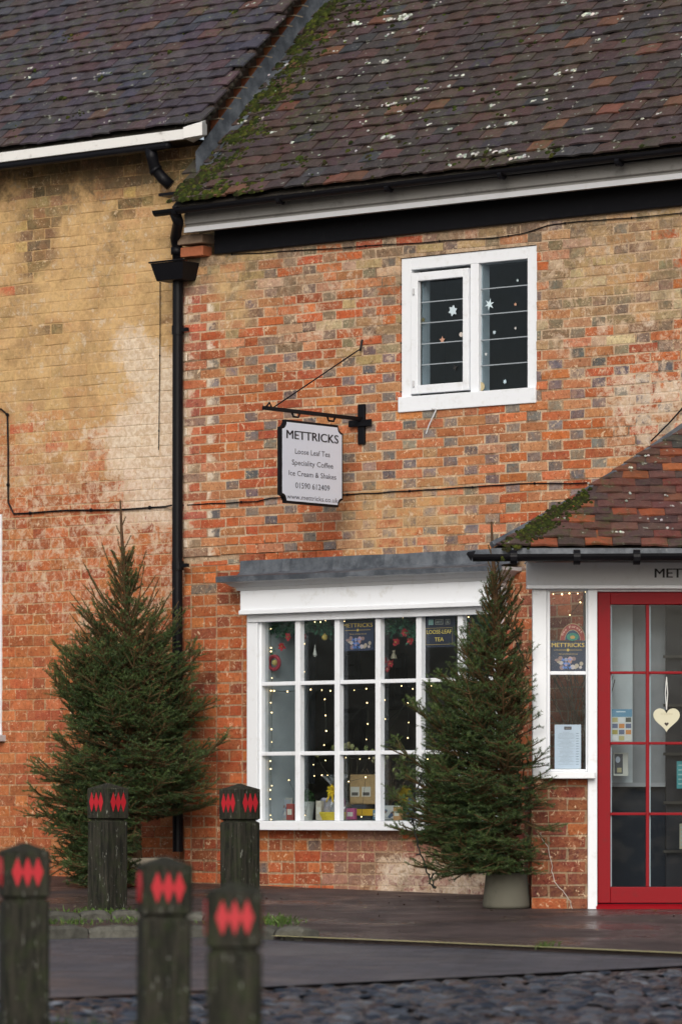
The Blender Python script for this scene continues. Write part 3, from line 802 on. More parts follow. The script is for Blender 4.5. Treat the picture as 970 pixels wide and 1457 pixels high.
for (a, b, c, d) in (gl1, gl2): mb.box(a-.004, a+.002, .03, .105, c-.02, d+.02, (.38, .46, .52)); mb.box(a-.02, b+.02, .03, .12, c-.03, c-.004, (.5, .55, .6))
obj('reveal', mb, M['flat'], uwf)
for yy in (415, 546): mb = MB(); p = W(588, yy, .03); mb.tube([p-ZV*.02, p+ZV*.02], .008, 8); obj('hinge', mb, M['grey'], uwf)
mb = MB(); p = W(620, 582, .04); mb.tube([p-RV*.03, p+RV*.03], .006, 6); obj('window_catch', mb, M['grey'], uwf)
mb = MB(); p = W(620, 583, .05)
mb.tube([p, W(616, 592, .05), W(610, 605, .04), W(606, 617, .03)], .004, 6); tag(obj('blind_cord', mb, M['white']), 'short white cord dangling below the upper window sill', 'cord')
# snowflake decals, each a thing
def star_pts(c, r, n, inner, rot=0):
    return [c+Vector((math.cos(rot+math.pi*k/n), 0, math.sin(rot+math.pi*k/n)))*(r if k % 2 == 0 else r*inner) for k in range(2*n)]
dec = [(644, 442, .035, 6, .6, (.55, .66, .72), 'pale blue paper snowflake high on the left upper casement'), (696, 433, .037, 6, .35, (.62, .75, .8), 'large six armed white snowflake on the right upper casement'),
       (629, 484, .024, 5, .45, (.5, .28, .2), 'copper star sticker in the middle of the left upper casement'), (703, 473, .014, 6, .45, (.5, .62, .68), 'small blue snowflake under the large six armed one'),
       (733, 433, .012, 5, .45, (.5, .3, .2), 'tiny copper star at the right of the upper window'), (733, 467, .010, 6, .5, (.5, .5, .48), 'tiny grey dot star below the tiny copper star'),
       (641, 550, .016, 6, .4, (.35, .5, .48), 'small green snowflake at the bottom of the left upper casement'), (718, 543, .015, 6, .5, (.5, .65, .72), 'small blue snowflake at the bottom of the right upper casement'),
       (691, 504, .012, 5, .5, (.5, .55, .55), 'tiny pale star two panes above the round gold one'), (736, 399, .010, 6, .5, (.4, .5, .52), 'faint snowflake in the topmost right pane'),
       (684, 550, .028, 16, .9, (.45, .38, .22), 'round gold ornament at the lower left of the right upper casement'), (656, 476, .016, 10, .8, (.6, .55, .5), 'pale oval ornament beside the middle upright of the upper window'),
       (602, 455, .018, 5, .5, (.1, .1, .05), 'dark sprig sticker at the left edge of the upper window'), (647, 523, .022, 4, .4, (.03, .03, .03), 'black reindeer shaped sticker low on the left upper casement')]
for (x, y, r_, n, inn, c, lab) in dec:
    mb = MB(); ctr = W(x, y, -.018); r_ *= 1.35; mb.prism(star_pts(ctr, r_*.8, n, inn, .3), Vector((0, -.002, 0)), c)
    tag(obj('window_sticker', mb, M['flat']), lab, 'sticker', 'stickers on the upper window')

# ------------------------------------------------------------------ shopfront
vF = .06
gx = [X_(366, vF), X_(421, vF), X_(477, vF), X_(535, vF), X_(593, vF), X_(652, vF), X_(703, vF)]
zs_ = [Z_(421, 1168, vF), Z_(421, 1072, vF), Z_(421, 972, vF), Z_(421, 880, vF)]
xa, xb = X_(351, vF), X_(709, vF)
mb = MB()
mb.box(xa, gx[0]-.0, -vF, .04, zs_[0], zs_[3]+.06); mb.box(gx[6], xb, -vF, .1, zs_[0], zs_[3]+.06); mb.box(gx[0], gx[6], -vF, .08, zs_[3], zs_[3]+.06)
mb.box(gx[0]-.004, gx[0]+.018, -.035, .0395, zs_[0], zs_[3]-.001); mb.box(gx[6]-.022, gx[6]+.004, -.035, .09, zs_[0], zs_[3]-.001)
sf = obj('shop_window', mb, M['white'], shop, bevel=.004); sf['label'] = 'wide white shop window of eighteen panes'
mb = MB()
for x in gx[1:6]: mb.box(x-.021, x+.021, -.045, .006, zs_[0], zs_[3])
for z in zs_[1:3]:
    for k in range(6): mb.box(gx[k]+.0215, gx[k+1]-.0215, -.040, .005, z-.013, z+.013)
obj('glazing_bar', mb, M['white'], sf, bevel=.004)
mb = MB(); mb.box(gx[0], gx[6], .0, .003, zs_[0], zs_[3]); obj('glass', mb, M['glass'], sf)
mb = MB(); mb.box(xa-.01, xb+.03, -vF-.06, .1, zs_[0]-.062, zs_[0]-.001); obj('sill', mb, M['white'], sf, bevel=.006)
zf0, zf1 = Z_(345, 875, .09), Z_(345, 841, .09)
fx0, fx1 = X_(344.5, .1), X_(708, .1)
mb = MB()
mb.box(fx0, fx1, -.12, .0, zf0, zf1); mb.box(fx0-.0, fx1+.0, -.138, -.1205, zf0, zf0+.028)
mb.box(xa+.02, xb-.02, -.075, .0, zf0-.05, zf0-.001)
obj('frieze_board', mb, M['white'], sf, bevel=.003)
mb = MB()                                             # cornice: a cyma, mitred at the left end
zc1 = Z_(315, 822, .26)
prof = [(.0, zf1+.001), (.125, zf1+.001), (.130, zf1+.02), (.155, zf1+.03), (.18, zf1+.05), (.20, zc1-.03), (.215, zc1-.022), (.215, zc1)]
vs = []; k_ = len(prof)
for (o_, z) in prof: vs.append(Vector((fx0-(o_-.10 if o_ > .1 else 0), -o_, z)))
for (o_, z) in prof: vs.append(Vector((fx1+(o_-.10 if o_ > .1 else 0), -o_, z)))
vs += [Vector((fx0-.135, .0, z)) for (o_, z) in prof]
mb.add(vs, [(i, i+1, k_+i+1, k_+i) for i in range(k_-1)]+[(k_-1, 0, k_, 2*k_-1)])
for i in range(k_-1):
    mb.quad(vs[i], vs[i+1], Vector((vs[i+1].x, 0, vs[i+1].z)), Vector((vs[i].x, 0, vs[i].z)))
    mb.quad(vs[k_+i], vs[k_+i+1], Vector((vs[k_+i+1].x, 0, vs[k_+i+1].z)), Vector((vs[k_+i].x, 0, vs[k_+i].z)))
obj('cornice', mb, M['grey'], sf)
mb = MB()                                             # lead cap
zl1 = Z_(330, 799, .02); n = 44; L0, L1 = fx0-.115, fx1+.13
for k in range(n):
    a, b = L0+(L1-L0)*k/n, L0+(L1-L0)*(k+1)/n
    f = lambda x, s: nz(x, s, 1, 3)*.010
    dr = [(-.268, zc1-.026+nz(x, 3, 3, 9)*.006) for x in (a, b)]
    rows = []
    for x in (a, b):
        roll = .010 if (int((x-L0)/.42) != int((x-L0-.05)/.42)) else 0
        inn = max(x, fx0+.02) if x < fx0+.02 else x
        rows.append([Vector((x, -.238-nz(x, 5, 2, 25)*.004, zc1-.028+nz(x, 3, 3, 9)*.006)), Vector((x, -.240, zc1+.004+f(x, 1))), Vector((x, -.225, zc1+.010+f(x, 1)*.5)), Vector((x, -.075+f(x, 5), zc1+.026+f(x, 2)*.5+roll)),
                     Vector((x, -.052-roll, zc1+.042+f(x, 3)*.5+roll)), Vector((x, -.046-roll*.8, zl1+f(x, 4)*.4)), Vector((x, .0, zl1))])
    if b < fx0-.03: mb.add(rows[0][:4]+rows[1][:4], [(i, 4+i, 5+i, 1+i) for i in range(3)])
    else: mb.add(rows[0]+rows[1], [(i, 7+i, 8+i, 1+i) for i in range(6)])
obj('lead_cap', mb, M['lead'], sf)
# reveals and display shelf
mb = MB()
mb.box(gx[0]-.03, gx[0]+.004, .0405, .42, zs_[0], zs_[3]+.02, (.50, .56, .60)); mb.box(gx[6]-.01, gx[6]+.02, .09, .35, zs_[0], zs_[3]+.02, (.5, .53, .55))
mb.box(gx[0]+.012, gx[0]+.016, .42, .44, zs_[0], zs_[3]+.02, (.3, .33, .36))
mb.box(gx[0]-.2, gx[6]+.1, .45, .47, zs_[3]+.03, zs_[3]+.3, (.10, .1, .1))
obj('reveal', mb, M['room'], sf)
mb = MB(); mb.box(gx[0]+.02, gx[6]-.015, .101, .62, zs_[0]-.035, zs_[0]+.004, (.6, .6, .6)); obj('display_shelf', mb, M['room'], sf)
SH = zs_[0]+.004

# ------------------------------------------------------------------ lettering
def text_into(mb, s, O, ex_, ey_, width, height, col, bold=0.0, depth=.0012, center=True):
    cu = bpy.data.curves.new('lettering', 'FONT'); cu.body = s; cu.size = 1; cu.extrude = 0; cu.offset = 0; cu.resolution_u = 3
    o = bpy.data.objects.new('lettering', cu); COL.objects.link(o); dg = bpy.context.evaluated_depsgraph_get(); dg.update()
    me = bpy.data.meshes.new_from_object(o.evaluated_get(dg)); v = np.zeros(len(me.vertices)*3); me.vertices.foreach_get('co', v); v = v.reshape(-1, 3)
    fs = [tuple(p.vertices) for p in me.polygons]
    bpy.data.objects.remove(o); bpy.data.curves.remove(cu); bpy.data.meshes.remove(me)
    if len(v) == 0: return
    asc = .72
    x0_, x1_ = v[:, 0].min(), v[:, 0].max(); sx = width/(x1_-x0_); sy = height/asc; en_ = ex_.cross(ey_)
    off = -(x0_+x1_)/2 if center else -x0_
    sh = [0] if not bold else [-1, -.33, .33, 1]
    for i_, q_ in enumerate(sh): mb.add([O+ex_*((a+off+q_*.018)*sx)+ey_*(b*sy)+en_*(depth+i_*.00015) for a, b, _ in v], fs, col)

# hanging sign
xs_ = X_(519)
zbar = Z_(519, 597)
tipv = vpos(375, xs_)
sg = thing('hanging_sign', (xs_, 0, zbar-.2), 'white hanging shop sign with clipped corners and black rim on a black wall bracket', 'sign')
mb = MB()
mb.box(xs_-.028, xs_+.028, -.045, -.018, Z_(515, 633), Z_(515, 576)); mb.box(xs_-.095, xs_+.095, -.058, -.0455, zbar-.05, zbar-.005)
obj('wall_bracket', mb, M['black'], sg, bevel=.004)
mb = MB()
mb.box(xs_-.012, xs_+.012, -tipv, -.045, zbar-.012, zbar+.012)
for px in (421, 471):
    v_ = vpos(px, xs_); mb.tube([(xs_, -v_+.04, zbar-.01), (xs_, -v_+.025, zbar-.035), (xs_, -v_-.025, zbar-.035), (xs_, -v_-.04, zbar-.01)], .007, 6)
mb.tube([(xs_, -tipv+.08, zbar+.01), (xs_, -tipv+.06, zbar+.04), (xs_, -tipv+.03, zbar+.01)], .006, 6)
obj('bracket_arm', mb, M['black'], sg)
mb = MB()
mb.tube([(xs_, -tipv+.1, zbar+.01), (xs_+.003, -.05, Z_(520, 497))], .0045, 6); mb.tube([(xs_, -.05, Z_(520, 500)), (xs_, -.03, Z_(520, 484))], .008, 6)
obj('stay_rod', mb, M['black'], sg)
va, vb = vpos(397, xs_), vpos(485.5, xs_)
zt_ = zbar-.05; zb_ = Z_(519, 722)+.0
# bottom of board from its left edge: y 712 at the near edge
pn = Vector((xs_, -va, 0)); Dn = (pn-P).dot(FV); zb_ = ZE+(HOR-715)/FPX*Dn; zt_ = ZE+(HOR-596)/FPX*Dn
def clipped(va, vb, zb, zt, c, x):
    pts = []
    def arc(cv, cz, a0, a1):
        for k in range(6): g = R(a0+(a1-a0)*k/5); pts.append(Vector((x, -(cv)+math.cos(g)*c, cz+math.sin(g)*c)))
    # going round in (y,z): y=-v ; y from -va (left) to -vb (right)
    arc(va, zb, 90, 0); arc(vb, zb, 180, 90); arc(vb, zt, 270, 180); arc(va, zt, 0, -90)
    return pts
mb = MB(); mb.prism(clipped(va, vb, zb_, zt_, .05, xs_-.014), Vector((.028, 0, 0)))
bd = obj('sign_board', mb, M['black'], sg)
mb = MB(); i_ = .016
mb.prism(clipped(va-i_, vb+i_, zb_+i_, zt_-i_, .045, xs_+.014), Vector((.003, 0, 0))); mb.prism(clipped(va-i_, vb+i_, zb_+i_, zt_-i_, .045, xs_-.017), Vector((.003, 0, 0)))
obj('sign_face', mb, M['sign'], bd)
mb = MB(); ey = Vector((0, 1, 0)); H = zt_-zb_; yc = -(va+vb)/2; Wd = va-vb
for (s, fy, fw, fh, b_, cc) in (('METTRICKS', .775, .83, .105, .010, .015), ('Loose Leaf Tea', .60, .56, .065, .0, .05), ('Speciality Coffee', .465, .66, .065, 0, .05), ('Ice Cream & Shakes', .335, .76, .065, 0, .05), ('01590 612409', .19, .55, .07, 0, .05), ('www.mettricks.co.uk', .055, .82, .058, 0, .05)):
    mb = MB(); text_into(mb, s, Vector((xs_+.0171, yc, zb_+H*fy)), ey, ZV, Wd*fw, H*fh, (cc, cc, cc*1.4), b_); obj('sign_lettering', mb, M['flat'], bd)

# ------------------------------------------------------------------ wall cables
def cable(name, pts, r_, label, mat=M['black'], clips=True):
    mb = MB(); out = []
    for a, b in zip(pts, pts[1:]):
        n = max(2, int((b-a).length/.12))
        for k in range(n):
            p = a.lerp(b, k/n); out.append(p+Vector((0, 0, nz(p.x, p.z, 3, 5)*.008)))
    out.append(pts[-1]); mb.tube(out, r_, 6)
    if clips:
        for p in out[::4]: mb.ball(p, r_*2.2, 6, 4)
    return tag(obj(name, mb, mat), label, 'cable')
vl = VL+.012
cable('wall_cable', [W(-30, 581, vl), W(2, 582, vl), W(11, 590, vl), W(12, 640, vl), W(12, 715, vl), W(20, 731, vl), W(90, 727, vl), W(170, 725, vl), W(235, 721, vl), W(244, 719, vl+.05)], .0065, 'black cable running across the ochre wall of the left house')
cable('wall_cable', [W(262, 719, .02), W(300, 717, .032), W(365, 713, .032), W(385, 709, .032), W(450, 706, .03), W(560, 700, .032), W(650, 694, .032), W(760, 688, .032), W(835, 687, .035)], .0042, 'thin black cable crossing the brick behind the hanging sign')
cable('wall_cable', [W(228, 402, vl), W(228, 480, vl), W(227, 560, vl), W(226, 640, vl)], .003, 'fine wire hanging straight down beside the hopper')
cable('wall_cable', [W(330, 362, .03), W(420, 357, .03), W(520, 350, .035), W(600, 345, .03), W(700, 338, .035), W(745, 333, .03), W(780, 320, .03), W(970, 303, .03)], .0034, 'thin dark wire looping below the eaves beam')
tag(cable('phone_wire', [W(975, 575, .03), W(950, 603, .05), W(925, 628, .07)], .005, 'black wire coming down to the porch roof', clips=False))

# ------------------------------------------------------------------ porch
DF, DE = 25.9, 25.45
porch = thing('entrance_porch', Pd(860, 1150, DF)+ZV*(-.62), 'tiled corner porch with white framing, shop name board and a red door', 'porch')
lat = lambda x, D=DF: (x-CX)/FPX*D
hz = lambda y, D=DF: (HOR-y)/FPX*D
def cbox(mb, x0, x1, ytop, ybot, dn, df, col=None, D=None):   # px box at depth D (front face) dn..df metres
    D = D or DF; mb.fbox(CF, (lat(x0, D), dn, hz(ybot, D)), (lat(x1, D), df, hz(ytop, D)), col)
A = Pd(699, 781, 25.50); B = W(977, 607, 0)
rdir = RV; upv = (B-A)-RV*(B-A).dot(RV); upv.normalize(); nrm = RV.cross(upv).normalized()
hipd = (B-A).normalized()
mb = MB()
def keepP(p, u, s):
    q = p-A; side = q.dot(RV)*((B-A).dot(upv))-q.dot(upv)*((B-A).dot(RV))
    return side > .0 and p.y < -.02
def tcol_p(p):
    k = random.random()
    c = (.11, .050, .043) if k < .42 else (.075, .045, .043) if k < .70 else (.28, .080, .035) if k < .86 else (.16, .055, .04) if k < .95 else (.06, .055, .05)
    return jit(c, .2)
Ltot = (Vector((0, 0, 0))-A).dot(Vector((0, 1, 0)))
tC = (-A.y)/RV.y
tiles(mb, A, RV, upv, nrm, (-.1, tC+.2), 18, .079, keepP, tcol_p, ulo=lambda s: s*(B-A).dot(RV)/(B-A).dot(upv))
C_ = A+RV*tC
mb.add([A-nrm*.02, C_-nrm*.02, B-nrm*.02], [(0, 1, 2)], (.04, .03, .03))
proof = obj('roof', mb, M['tile'], porch)
mb = MB(); Aw = Vector((A.x, 0, A.z))
pts_ = [A+(B-A)*t-ZV*(.03*math.sin(math.pi*t)) for t in [k/12 for k in range(13)]]
mb.tube([p+nrm*.030 for p in pts_], .019, 8)
mb.add([A, B, Aw], [(0, 1, 2)])
obj('hip_flashing', mb, M['lead'], proof, smooth=False)
pts = []
for k in range(1500):
    x = random.uniform(712, 842); y = 779-(x-705)*.60+random.gauss(12, 7)-0*k
    wq = math.exp(-((x-765)/32)**2)+.55*math.exp(-((x-823)/12)**2)
    if random.random() > wq: continue
    d = ray(x, y); t = (A-P).dot(nrm)/d.dot(nrm); p = P+d*t
    if keepP(p, 0, 0): pts.append((p+nrm*.032, nrm, random.uniform(.7, 1.3)))
scatter_moss('moss', proof, pts, M['moss'], mc, (.007, .017))
pts = []
for k in range(34):
    x = random.uniform(760, 1000); y = random.uniform(620, 775)
    d = ray(x, y); t = (A-P).dot(nrm)/d.dot(nrm); p = P+d*t
    if keepP(p, 0, 0):
        for j in range(random.randint(1, 4)): pts.append((p+RV*random.gauss(0, .02)+upv*random.gauss(0, .006)+nrm*.036, nrm, .8))
scatter_moss('lichen', proof, pts, M['lichen'], lc, (.006, .013), .18)
mb = MB(); half_gutter(mb, Pd(672, 789, DE-.02), Pd(1290, 786, DE-.02), .042)
for x in (730, 820, 905, 990): p = Pd(x, 790, DE-.02); mb.tube([p-RV*.02-ZV*.012, p+RV*.02-ZV*.012], .045, 12)
mb.tube([Pd(664, 787, DE-.02), Pd(673, 791, DE-.02)], [.008, .036], 10)
obj('gutter', mb, M['black'], porch)
mb = MB(); mb.fbox(CF, (lat(699, DE), DE+.03, hz(788, DE)), (lat(1290, DE), DE+.05, hz(779.5, DE)))
obj('gutter_board', mb, M['lead'], porch)
mb = MB(); cbox(mb, 748, 1180, 801, 833, DF-.05, DF+.02); mb.fbox(CF, (lat(748), DF-.4, hz(799)), (lat(1290), DF+.3, hz(797)))
fb = obj('name_board', mb, M['grey'], porch, bevel=.003)
mb = MB(); cbox(mb, 748, 1180, 833.3, 838.5, DF-.075, DF+.02)
obj('moulding', mb, M['white'], fb, bevel=.004)
mb = MB(); text_into(mb, 'METTRICKS', Vector(CF[0]+RV*lat(930)+FV*(DF-.05)+ZV*hz(822.5)), RV, ZV, .46, .058, (.012, .012, .015), .010, center=False)
obj('name_lettering', mb, M['flat'], fb)
# posts
mb = MB(); cbox(mb, 757, 777, 838.7, 1106, DF-.02, DF+.08); obj('corner_post', mb, M['white'], porch, bevel=.004)
mb = MB(); cbox(mb, 835.3, 848.7, 838.7, 1305, DF-.03, DF+.08); obj('door_post', mb, M['white'], porch, bevel=.004)
mb = MB(); cbox(mb, 849, 1060, 838.7, 842, DF-.02, DF+.06); cbox(mb, 1052, 1066, 842.3, 1305, DF-.03, DF+.08); obj('door_frame', mb, M['white'], porch, bevel=.004)
# sidelight
mb = MB()
cbox(mb, 777.2, 782, 838.7, 1098, DF, DF+.06); cbox(mb, 833, 835.2, 838.7, 1098, DF, DF+.06); cbox(mb, 782.1, 832.9, 838.7, 841, DF, DF+.06); cbox(mb, 782.1, 832.9, 955, 960, DF, DF+.05); cbox(mb, 782.1, 832.9, 1094.5, 1098, DF, DF+.06)
sidw = obj('side_window', mb, M['white'], porch, bevel=.003)
mb = MB(); cbox(mb, 768, 845, 1098.3, 1108, DF-.09, DF+.1); obj('sill', mb, M['white'], sidw, bevel=.005)
mb = MB(); cbox(mb, 782, 833, 841, 1095, DF+.03, DF+.033); obj('glass', mb, M['glass'], sidw)
mb = MB(); cbox(mb, 779, 782.5, 841, 1095, DF+.061, DF+.19, (.55, .62, .66)); obj('reveal', mb, M['room'], sidw)
# base brick
def col_porch(u, z, hd): return jit(random.choice([(.20, .055, .036), (.16, .048, .036), (.24, .07, .036), (.13, .048, .036), (.36, .10, .04)]), .15)
mb = MB()
TOP = lambda u, v, z: P+RV*u+FV*(DF+.01-v)+ZV*z
brickwork(mb, TOP, lat(756), lat(835.5), hz(1330), hz(1108.3), [], col_porch, 'S', (.27, .2, .13), thick=.12, phase=.04)
brickwork(mb, lambda u, v, z: P+RV*(lat(756)+.0-v)+FV*(DF+.02+u)+ZV*z, .0, 1.1, hz(1330), hz(1108.3), [], col_porch, 'S', (.27, .2, .13), thick=.1)
obj('base_wall', mb, M['brick'], porch, attrs={'Wash': lambda p: (.03, .16, .2)})
mb = MB(); fl = lambda a, d, z: P+RV*a+FV*d+ZV*z; mb.prism([fl(lat(764), DF+.085, hz(1106)), fl(lat(768), DF+.085, hz(1106)), fl(1.27, DF+1.2, hz(1106)), fl(1.25, DF+1.2, hz(1106))], ZV*(hz(800)-hz(1106))); obj('side_panel', mb, M['white'], porch)
# inner lining seen through the door
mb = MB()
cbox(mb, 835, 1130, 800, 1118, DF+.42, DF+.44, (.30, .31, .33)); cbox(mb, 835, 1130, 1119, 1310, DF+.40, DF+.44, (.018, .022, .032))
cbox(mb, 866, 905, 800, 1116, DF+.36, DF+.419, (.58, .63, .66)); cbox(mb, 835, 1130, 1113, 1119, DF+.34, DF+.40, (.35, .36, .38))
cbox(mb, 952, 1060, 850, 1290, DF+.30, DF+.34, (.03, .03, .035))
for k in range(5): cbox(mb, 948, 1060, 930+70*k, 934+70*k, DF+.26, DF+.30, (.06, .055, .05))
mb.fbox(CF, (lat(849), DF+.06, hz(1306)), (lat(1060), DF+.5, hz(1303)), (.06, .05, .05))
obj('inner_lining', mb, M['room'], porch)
# door
mb = MB()
dx = [849.3, 868, 918.5, 923.2, 973, 978, 1030, 1050.5]
dy = [842.5, 860, 957, 1057.5, 1158, 1262, 1285]
dn, df_ = DF+.0, DF+.045
cbox(mb, dx[0], dx[1], dy[0], dy[6], dn, df_); cbox(mb, dx[6], dx[7], dy[0], dy[6], dn, df_)
cbox(mb, dx[1], dx[6], dy[0], dy[1], dn, df_); cbox(mb, dx[1], dx[6], dy[5], dy[6], dn, df_)
door = obj('door', mb, M['red'], porch, bevel=.004); door['label'] = 'red half glazed shop door'
mb = MB()
for a_, b_ in ((dx[2], dx[3]), (dx[4], dx[5])): cbox(mb, a_, b_, dy[1]+.2, dy[5]-.2, dn+.008, df_-.008)
for y_ in dy[2:5]:
    for a_, b_ in ((dx[1], dx[2]), (dx[3], dx[4]), (dx[5], dx[6])): cbox(mb, a_+.2, b_-.2, y_-1.9, y_+1.9, dn+.008, df_-.008)
obj('glazing_bar', mb, M['red'], door, bevel=.003)
mb = MB()
for a_ in (dx[1], dx[3], dx[5]): cbox(mb, a_+.1, a_+2.2, dy[1]+.5, dy[5]-.5, df_-.007, df_+.04, (.5, .58, .65))
obj('putty_edge', mb, M['flat'], door)
mb = MB(); cbox(mb, dx[1], dx[6], dy[1], dy[5], DF+.036, DF+.0385); obj('glass', mb, M['glass'], door)
mb = MB(); O_ = CF
mb.sweep([(DF-.001, hz(1302)), (DF-.001, hz(1286)), (DF-.03, hz(1289)), (DF-.06, hz(1296)), (DF-.06, hz(1302))], CF, lat(847), lat(1051))
obj('weather_board', mb, M['red'], door, bevel=.003)
mb = MB(); p = Pd(1040, 1075, DF-.03); mb.tube([p, p+RV*-.09], .01, 8); mb.tube([p, p+FV*.04], .008, 8); obj('handle', mb, M['lead'], door)

# ------------------------------------------------------------------ posters, notices, heart
def poster(name, fr, w_, h_, label, bgc, art, cat='poster', th=.003):
    O, ex_, ey_, en_ = fr; t = thing(name, O-ey_*h_/2, label, cat)
    mb = MB(); mb.fbox((O, ex_, ey_, en_), (-w_/2, -h_/2, -th), (w_/2, h_/2, 0), bgc); sheet_ = obj('board', mb, M['flat'], t)
    mb = MB(); art(mb, O+en_*.001, ex_, ey_, en_, w_, h_); obj('printing', mb, M['flat'], sheet_)
    return t
def disc(mb, c, ex_, ey_, rx, ry, col, n=14): mb.add([c+ex_*math.cos(2*math.pi*k/n)*rx+ey_*math.sin(2*math.pi*k/n)*ry for k in range(n)], [tuple(range(n))], col)
def rectm(mb, c, ex_, ey_, w_, h_, col): mb.quad(c-ex_*w_/2-ey_*h_/2, c+ex_*w_/2-ey_*h_/2, c+ex_*w_/2+ey_*h_/2, c-ex_*w_/2+ey_*h_/2, col)
YEL = (.75, .50, .10)
def art_met(mb, O, ex_, ey_, en_, w_, h_):
    text_into(mb, 'METTRICKS', O+ey_*h_*.30, ex_, ey_, w_*.93, h_*.14, YEL, .010, 0)
    rectm(mb, O+ey_*h_*.2, ex_, ey_, w_*.8, h_*.012, YEL); disc(mb, O+ey_*h_*.2+en_*.0006, ex_, ey_, h_*.045, h_*.045, YEL)
    text_into(mb, 'TEA & COFFEE HOUSE', O+ey_*h_*.045, ex_, ey_, w_*.55, h_*.045, (.6, .42, .15), 0, 0)
    rr = random.Random(3)
    for k in range(16):
        a_ = rr.uniform(-.38, .38); b_ = rr.uniform(-.42, -.06); c = rr.choice([(.6, .38, .36), (.55, .3, .2), (.6, .5, .48), (.35, .22, .2), (.5, .4, .3)])
        disc(mb, O+ex_*w_*a_+ey_*h_*b_+en_*(.0004+k*.00012), ex_, ey_, h_*rr.uniform(.045, .085), h_*rr.uniform(.045, .08), c)
    for k in range(9):
        a_ = -.12+.08*(k % 3)+rr.uniform(-.02, .02); b_ = -.12-.13*(k//3)
        c = O+ex_*w_*a_+ey_*h_*b_+en_*.0035; g = rr.uniform(-.8, .8); e2 = ex_*math.cos(g)+ey_*math.sin(g); e3 = ex_*-math.sin(g)+ey_*math.cos(g)
        rectm(mb, c, e2, e3, w_*.11, h_*.022, (.12, .28, .75)); rectm(mb, c+en_*.0003, e3, e2, w_*.1, h_*.018, (.15, .32, .8))
ex = Vector((1, 0, 0)); nY = Vector((0, -1, 0))
def wposter(name, x0, x1, y0, y1, v, label, bgc, art, **k):
    a, b = W(x0, y1, v), W(x1, y1, v); t_ = W((x0+x1)/2, y0, v); m_ = W((x0+x1)/2, y1, v)
    return poster(name, ((m_+t_)/2, ex, ZV, nY), abs(b.x-a.x), t_.z-m_.z, label, bgc, art, **k)
NAVY = (.035, .045, .085)
wposter('window_poster', 486.5, 531.5, 884, 926, -.010, 'navy poster with yellow shop name and cups hung inside the shop window', NAVY, art_met)
def art_loose(mb, O, ex_, ey_, en_, w_, h_):
    for k, (a_, c) in enumerate(((-.26, (.35, .55, .52)), (.0, (.30, .28, .24)), (.27, (.25, .23, .2)))):
        rectm(mb, O+ex_*w_*a_+ey_*h_*.30, ex_, ey_, w_*(.26 if k == 1 else .15), h_*.17, c)
        rectm(mb, O+ex_*w_*a_+ey_*h_*.30+en_*.0004, ex_, ey_, w_*(.21 if k == 1 else .11), h_*.12, (.06, .07, .09) if k else (.25, .45, .42))
        text_into(mb, ('X', 'BEST', '5')[k], O+ex_*w_*a_+ey_*h_*.265+en_*.001, ex_, ey_, w_*(.17 if k == 1 else .06), h_*.07, (.6, .6, .52), 0, 0)
    for (a_, b_, cw, chh) in ((0, .11, .84, .012), (0, -.41, .84, .012), (-.42, -.15, .008, .52), (.42, -.15, .008, .52)): rectm(mb, O+ex_*w_*a_+ey_*h_*b_, ex_, ey_, w_*cw, h_*chh, (.55, .4, .15))
    text_into(mb, 'LOOSE-LEAF', O-ey_*h_*.07, ex_, ey_, w_*.78, h_*.13, (.85, .65, .15), .010, 0)
    text_into(mb, 'TEA', O-ey_*h_*.31, ex_, ey_, w_*.28, h_*.13, (.85, .65, .15), .010, 0)
wposter('window_sign', 602, 647, 876, 921, -.008, 'navy sign reading loose leaf tea inside a thin gold box', (.03, .035, .06), art_loose, cat='sign')
def cposter(name, x0, x1, y0, y1, D, label, bgc, art, **k):
    a, b = Pd(x0, y1, D), Pd(x1, y0, D); c = (a+b)/2
    return poster(name, (c, RV, ZV, -FV), (x1-x0)/FPX*D, (y1-y0)/FPX*D, label, bgc, art, **k)
cposter('window_poster', 782.5, 832.5, 912, 955, DF+.045, 'navy poster with yellow shop name in the narrow window beside the red door', NAVY, art_met)
def art_nf(mb, O, ex_, ey_, en_, w_, h_):
    c = O-ey_*h_*.5; n = 16
    for (r0, r1, col, dz) in ((.0, .98, (.03, .06, .13), .0), (.62, 1.0, (.33, .05, .045), .0004), (.60, .63, (.5, .4, .2), .0006), (.97, 1.0, (.5, .4, .2), .0006)):
        for k in range(n):
            g0, g1 = math.pi*k/n, math.pi*(k+1)/n; f = lambda r_, g: c+en_*dz+ex_*math.cos(g)*r_*w_*.5+ey_*math.sin(g)*r_*h_
            mb.quad(f(r0, g0), f(r1, g0), f(r1, g1), f(r0, g1), col)
    disc(mb, c+ey_*h_*.2+en_*.001, ex_, ey_, w_*.24, h_*.24, (.05, .22, .16)); disc(mb, c+ey_*h_*.18+en_*.0014, ex_, ey_, w_*.1, h_*.1, (.45, .3, .1))
    for k, ch_ in enumerate('New Forest'):
        g = R(155-13*k)-.0; q = c+ex_*math.cos(g)*w_*.40+ey_*math.sin(g)*h_*.74+en_*.001; e2 = ex_*math.sin(g)-ey_*math.cos(g); e3 = ex_*math.cos(g)+ey_*math.sin(g)
        if ch_ != ' ': text_into(mb, ch_, q, e2, e3, w_*.075, h_*.15, (.7, .45, .35), .008, 0)
t = thing('window_decal', Pd(814, 911, DF+.036), 'arched dark red and green sticker above the navy poster beside the red door', 'sticker')
mb = MB(); art_nf(mb, Pd(814, 899, DF+.034), RV, ZV, -FV, 36/FPX*DF, 24/FPX*DF); obj('printing', mb, M['flat'], t)
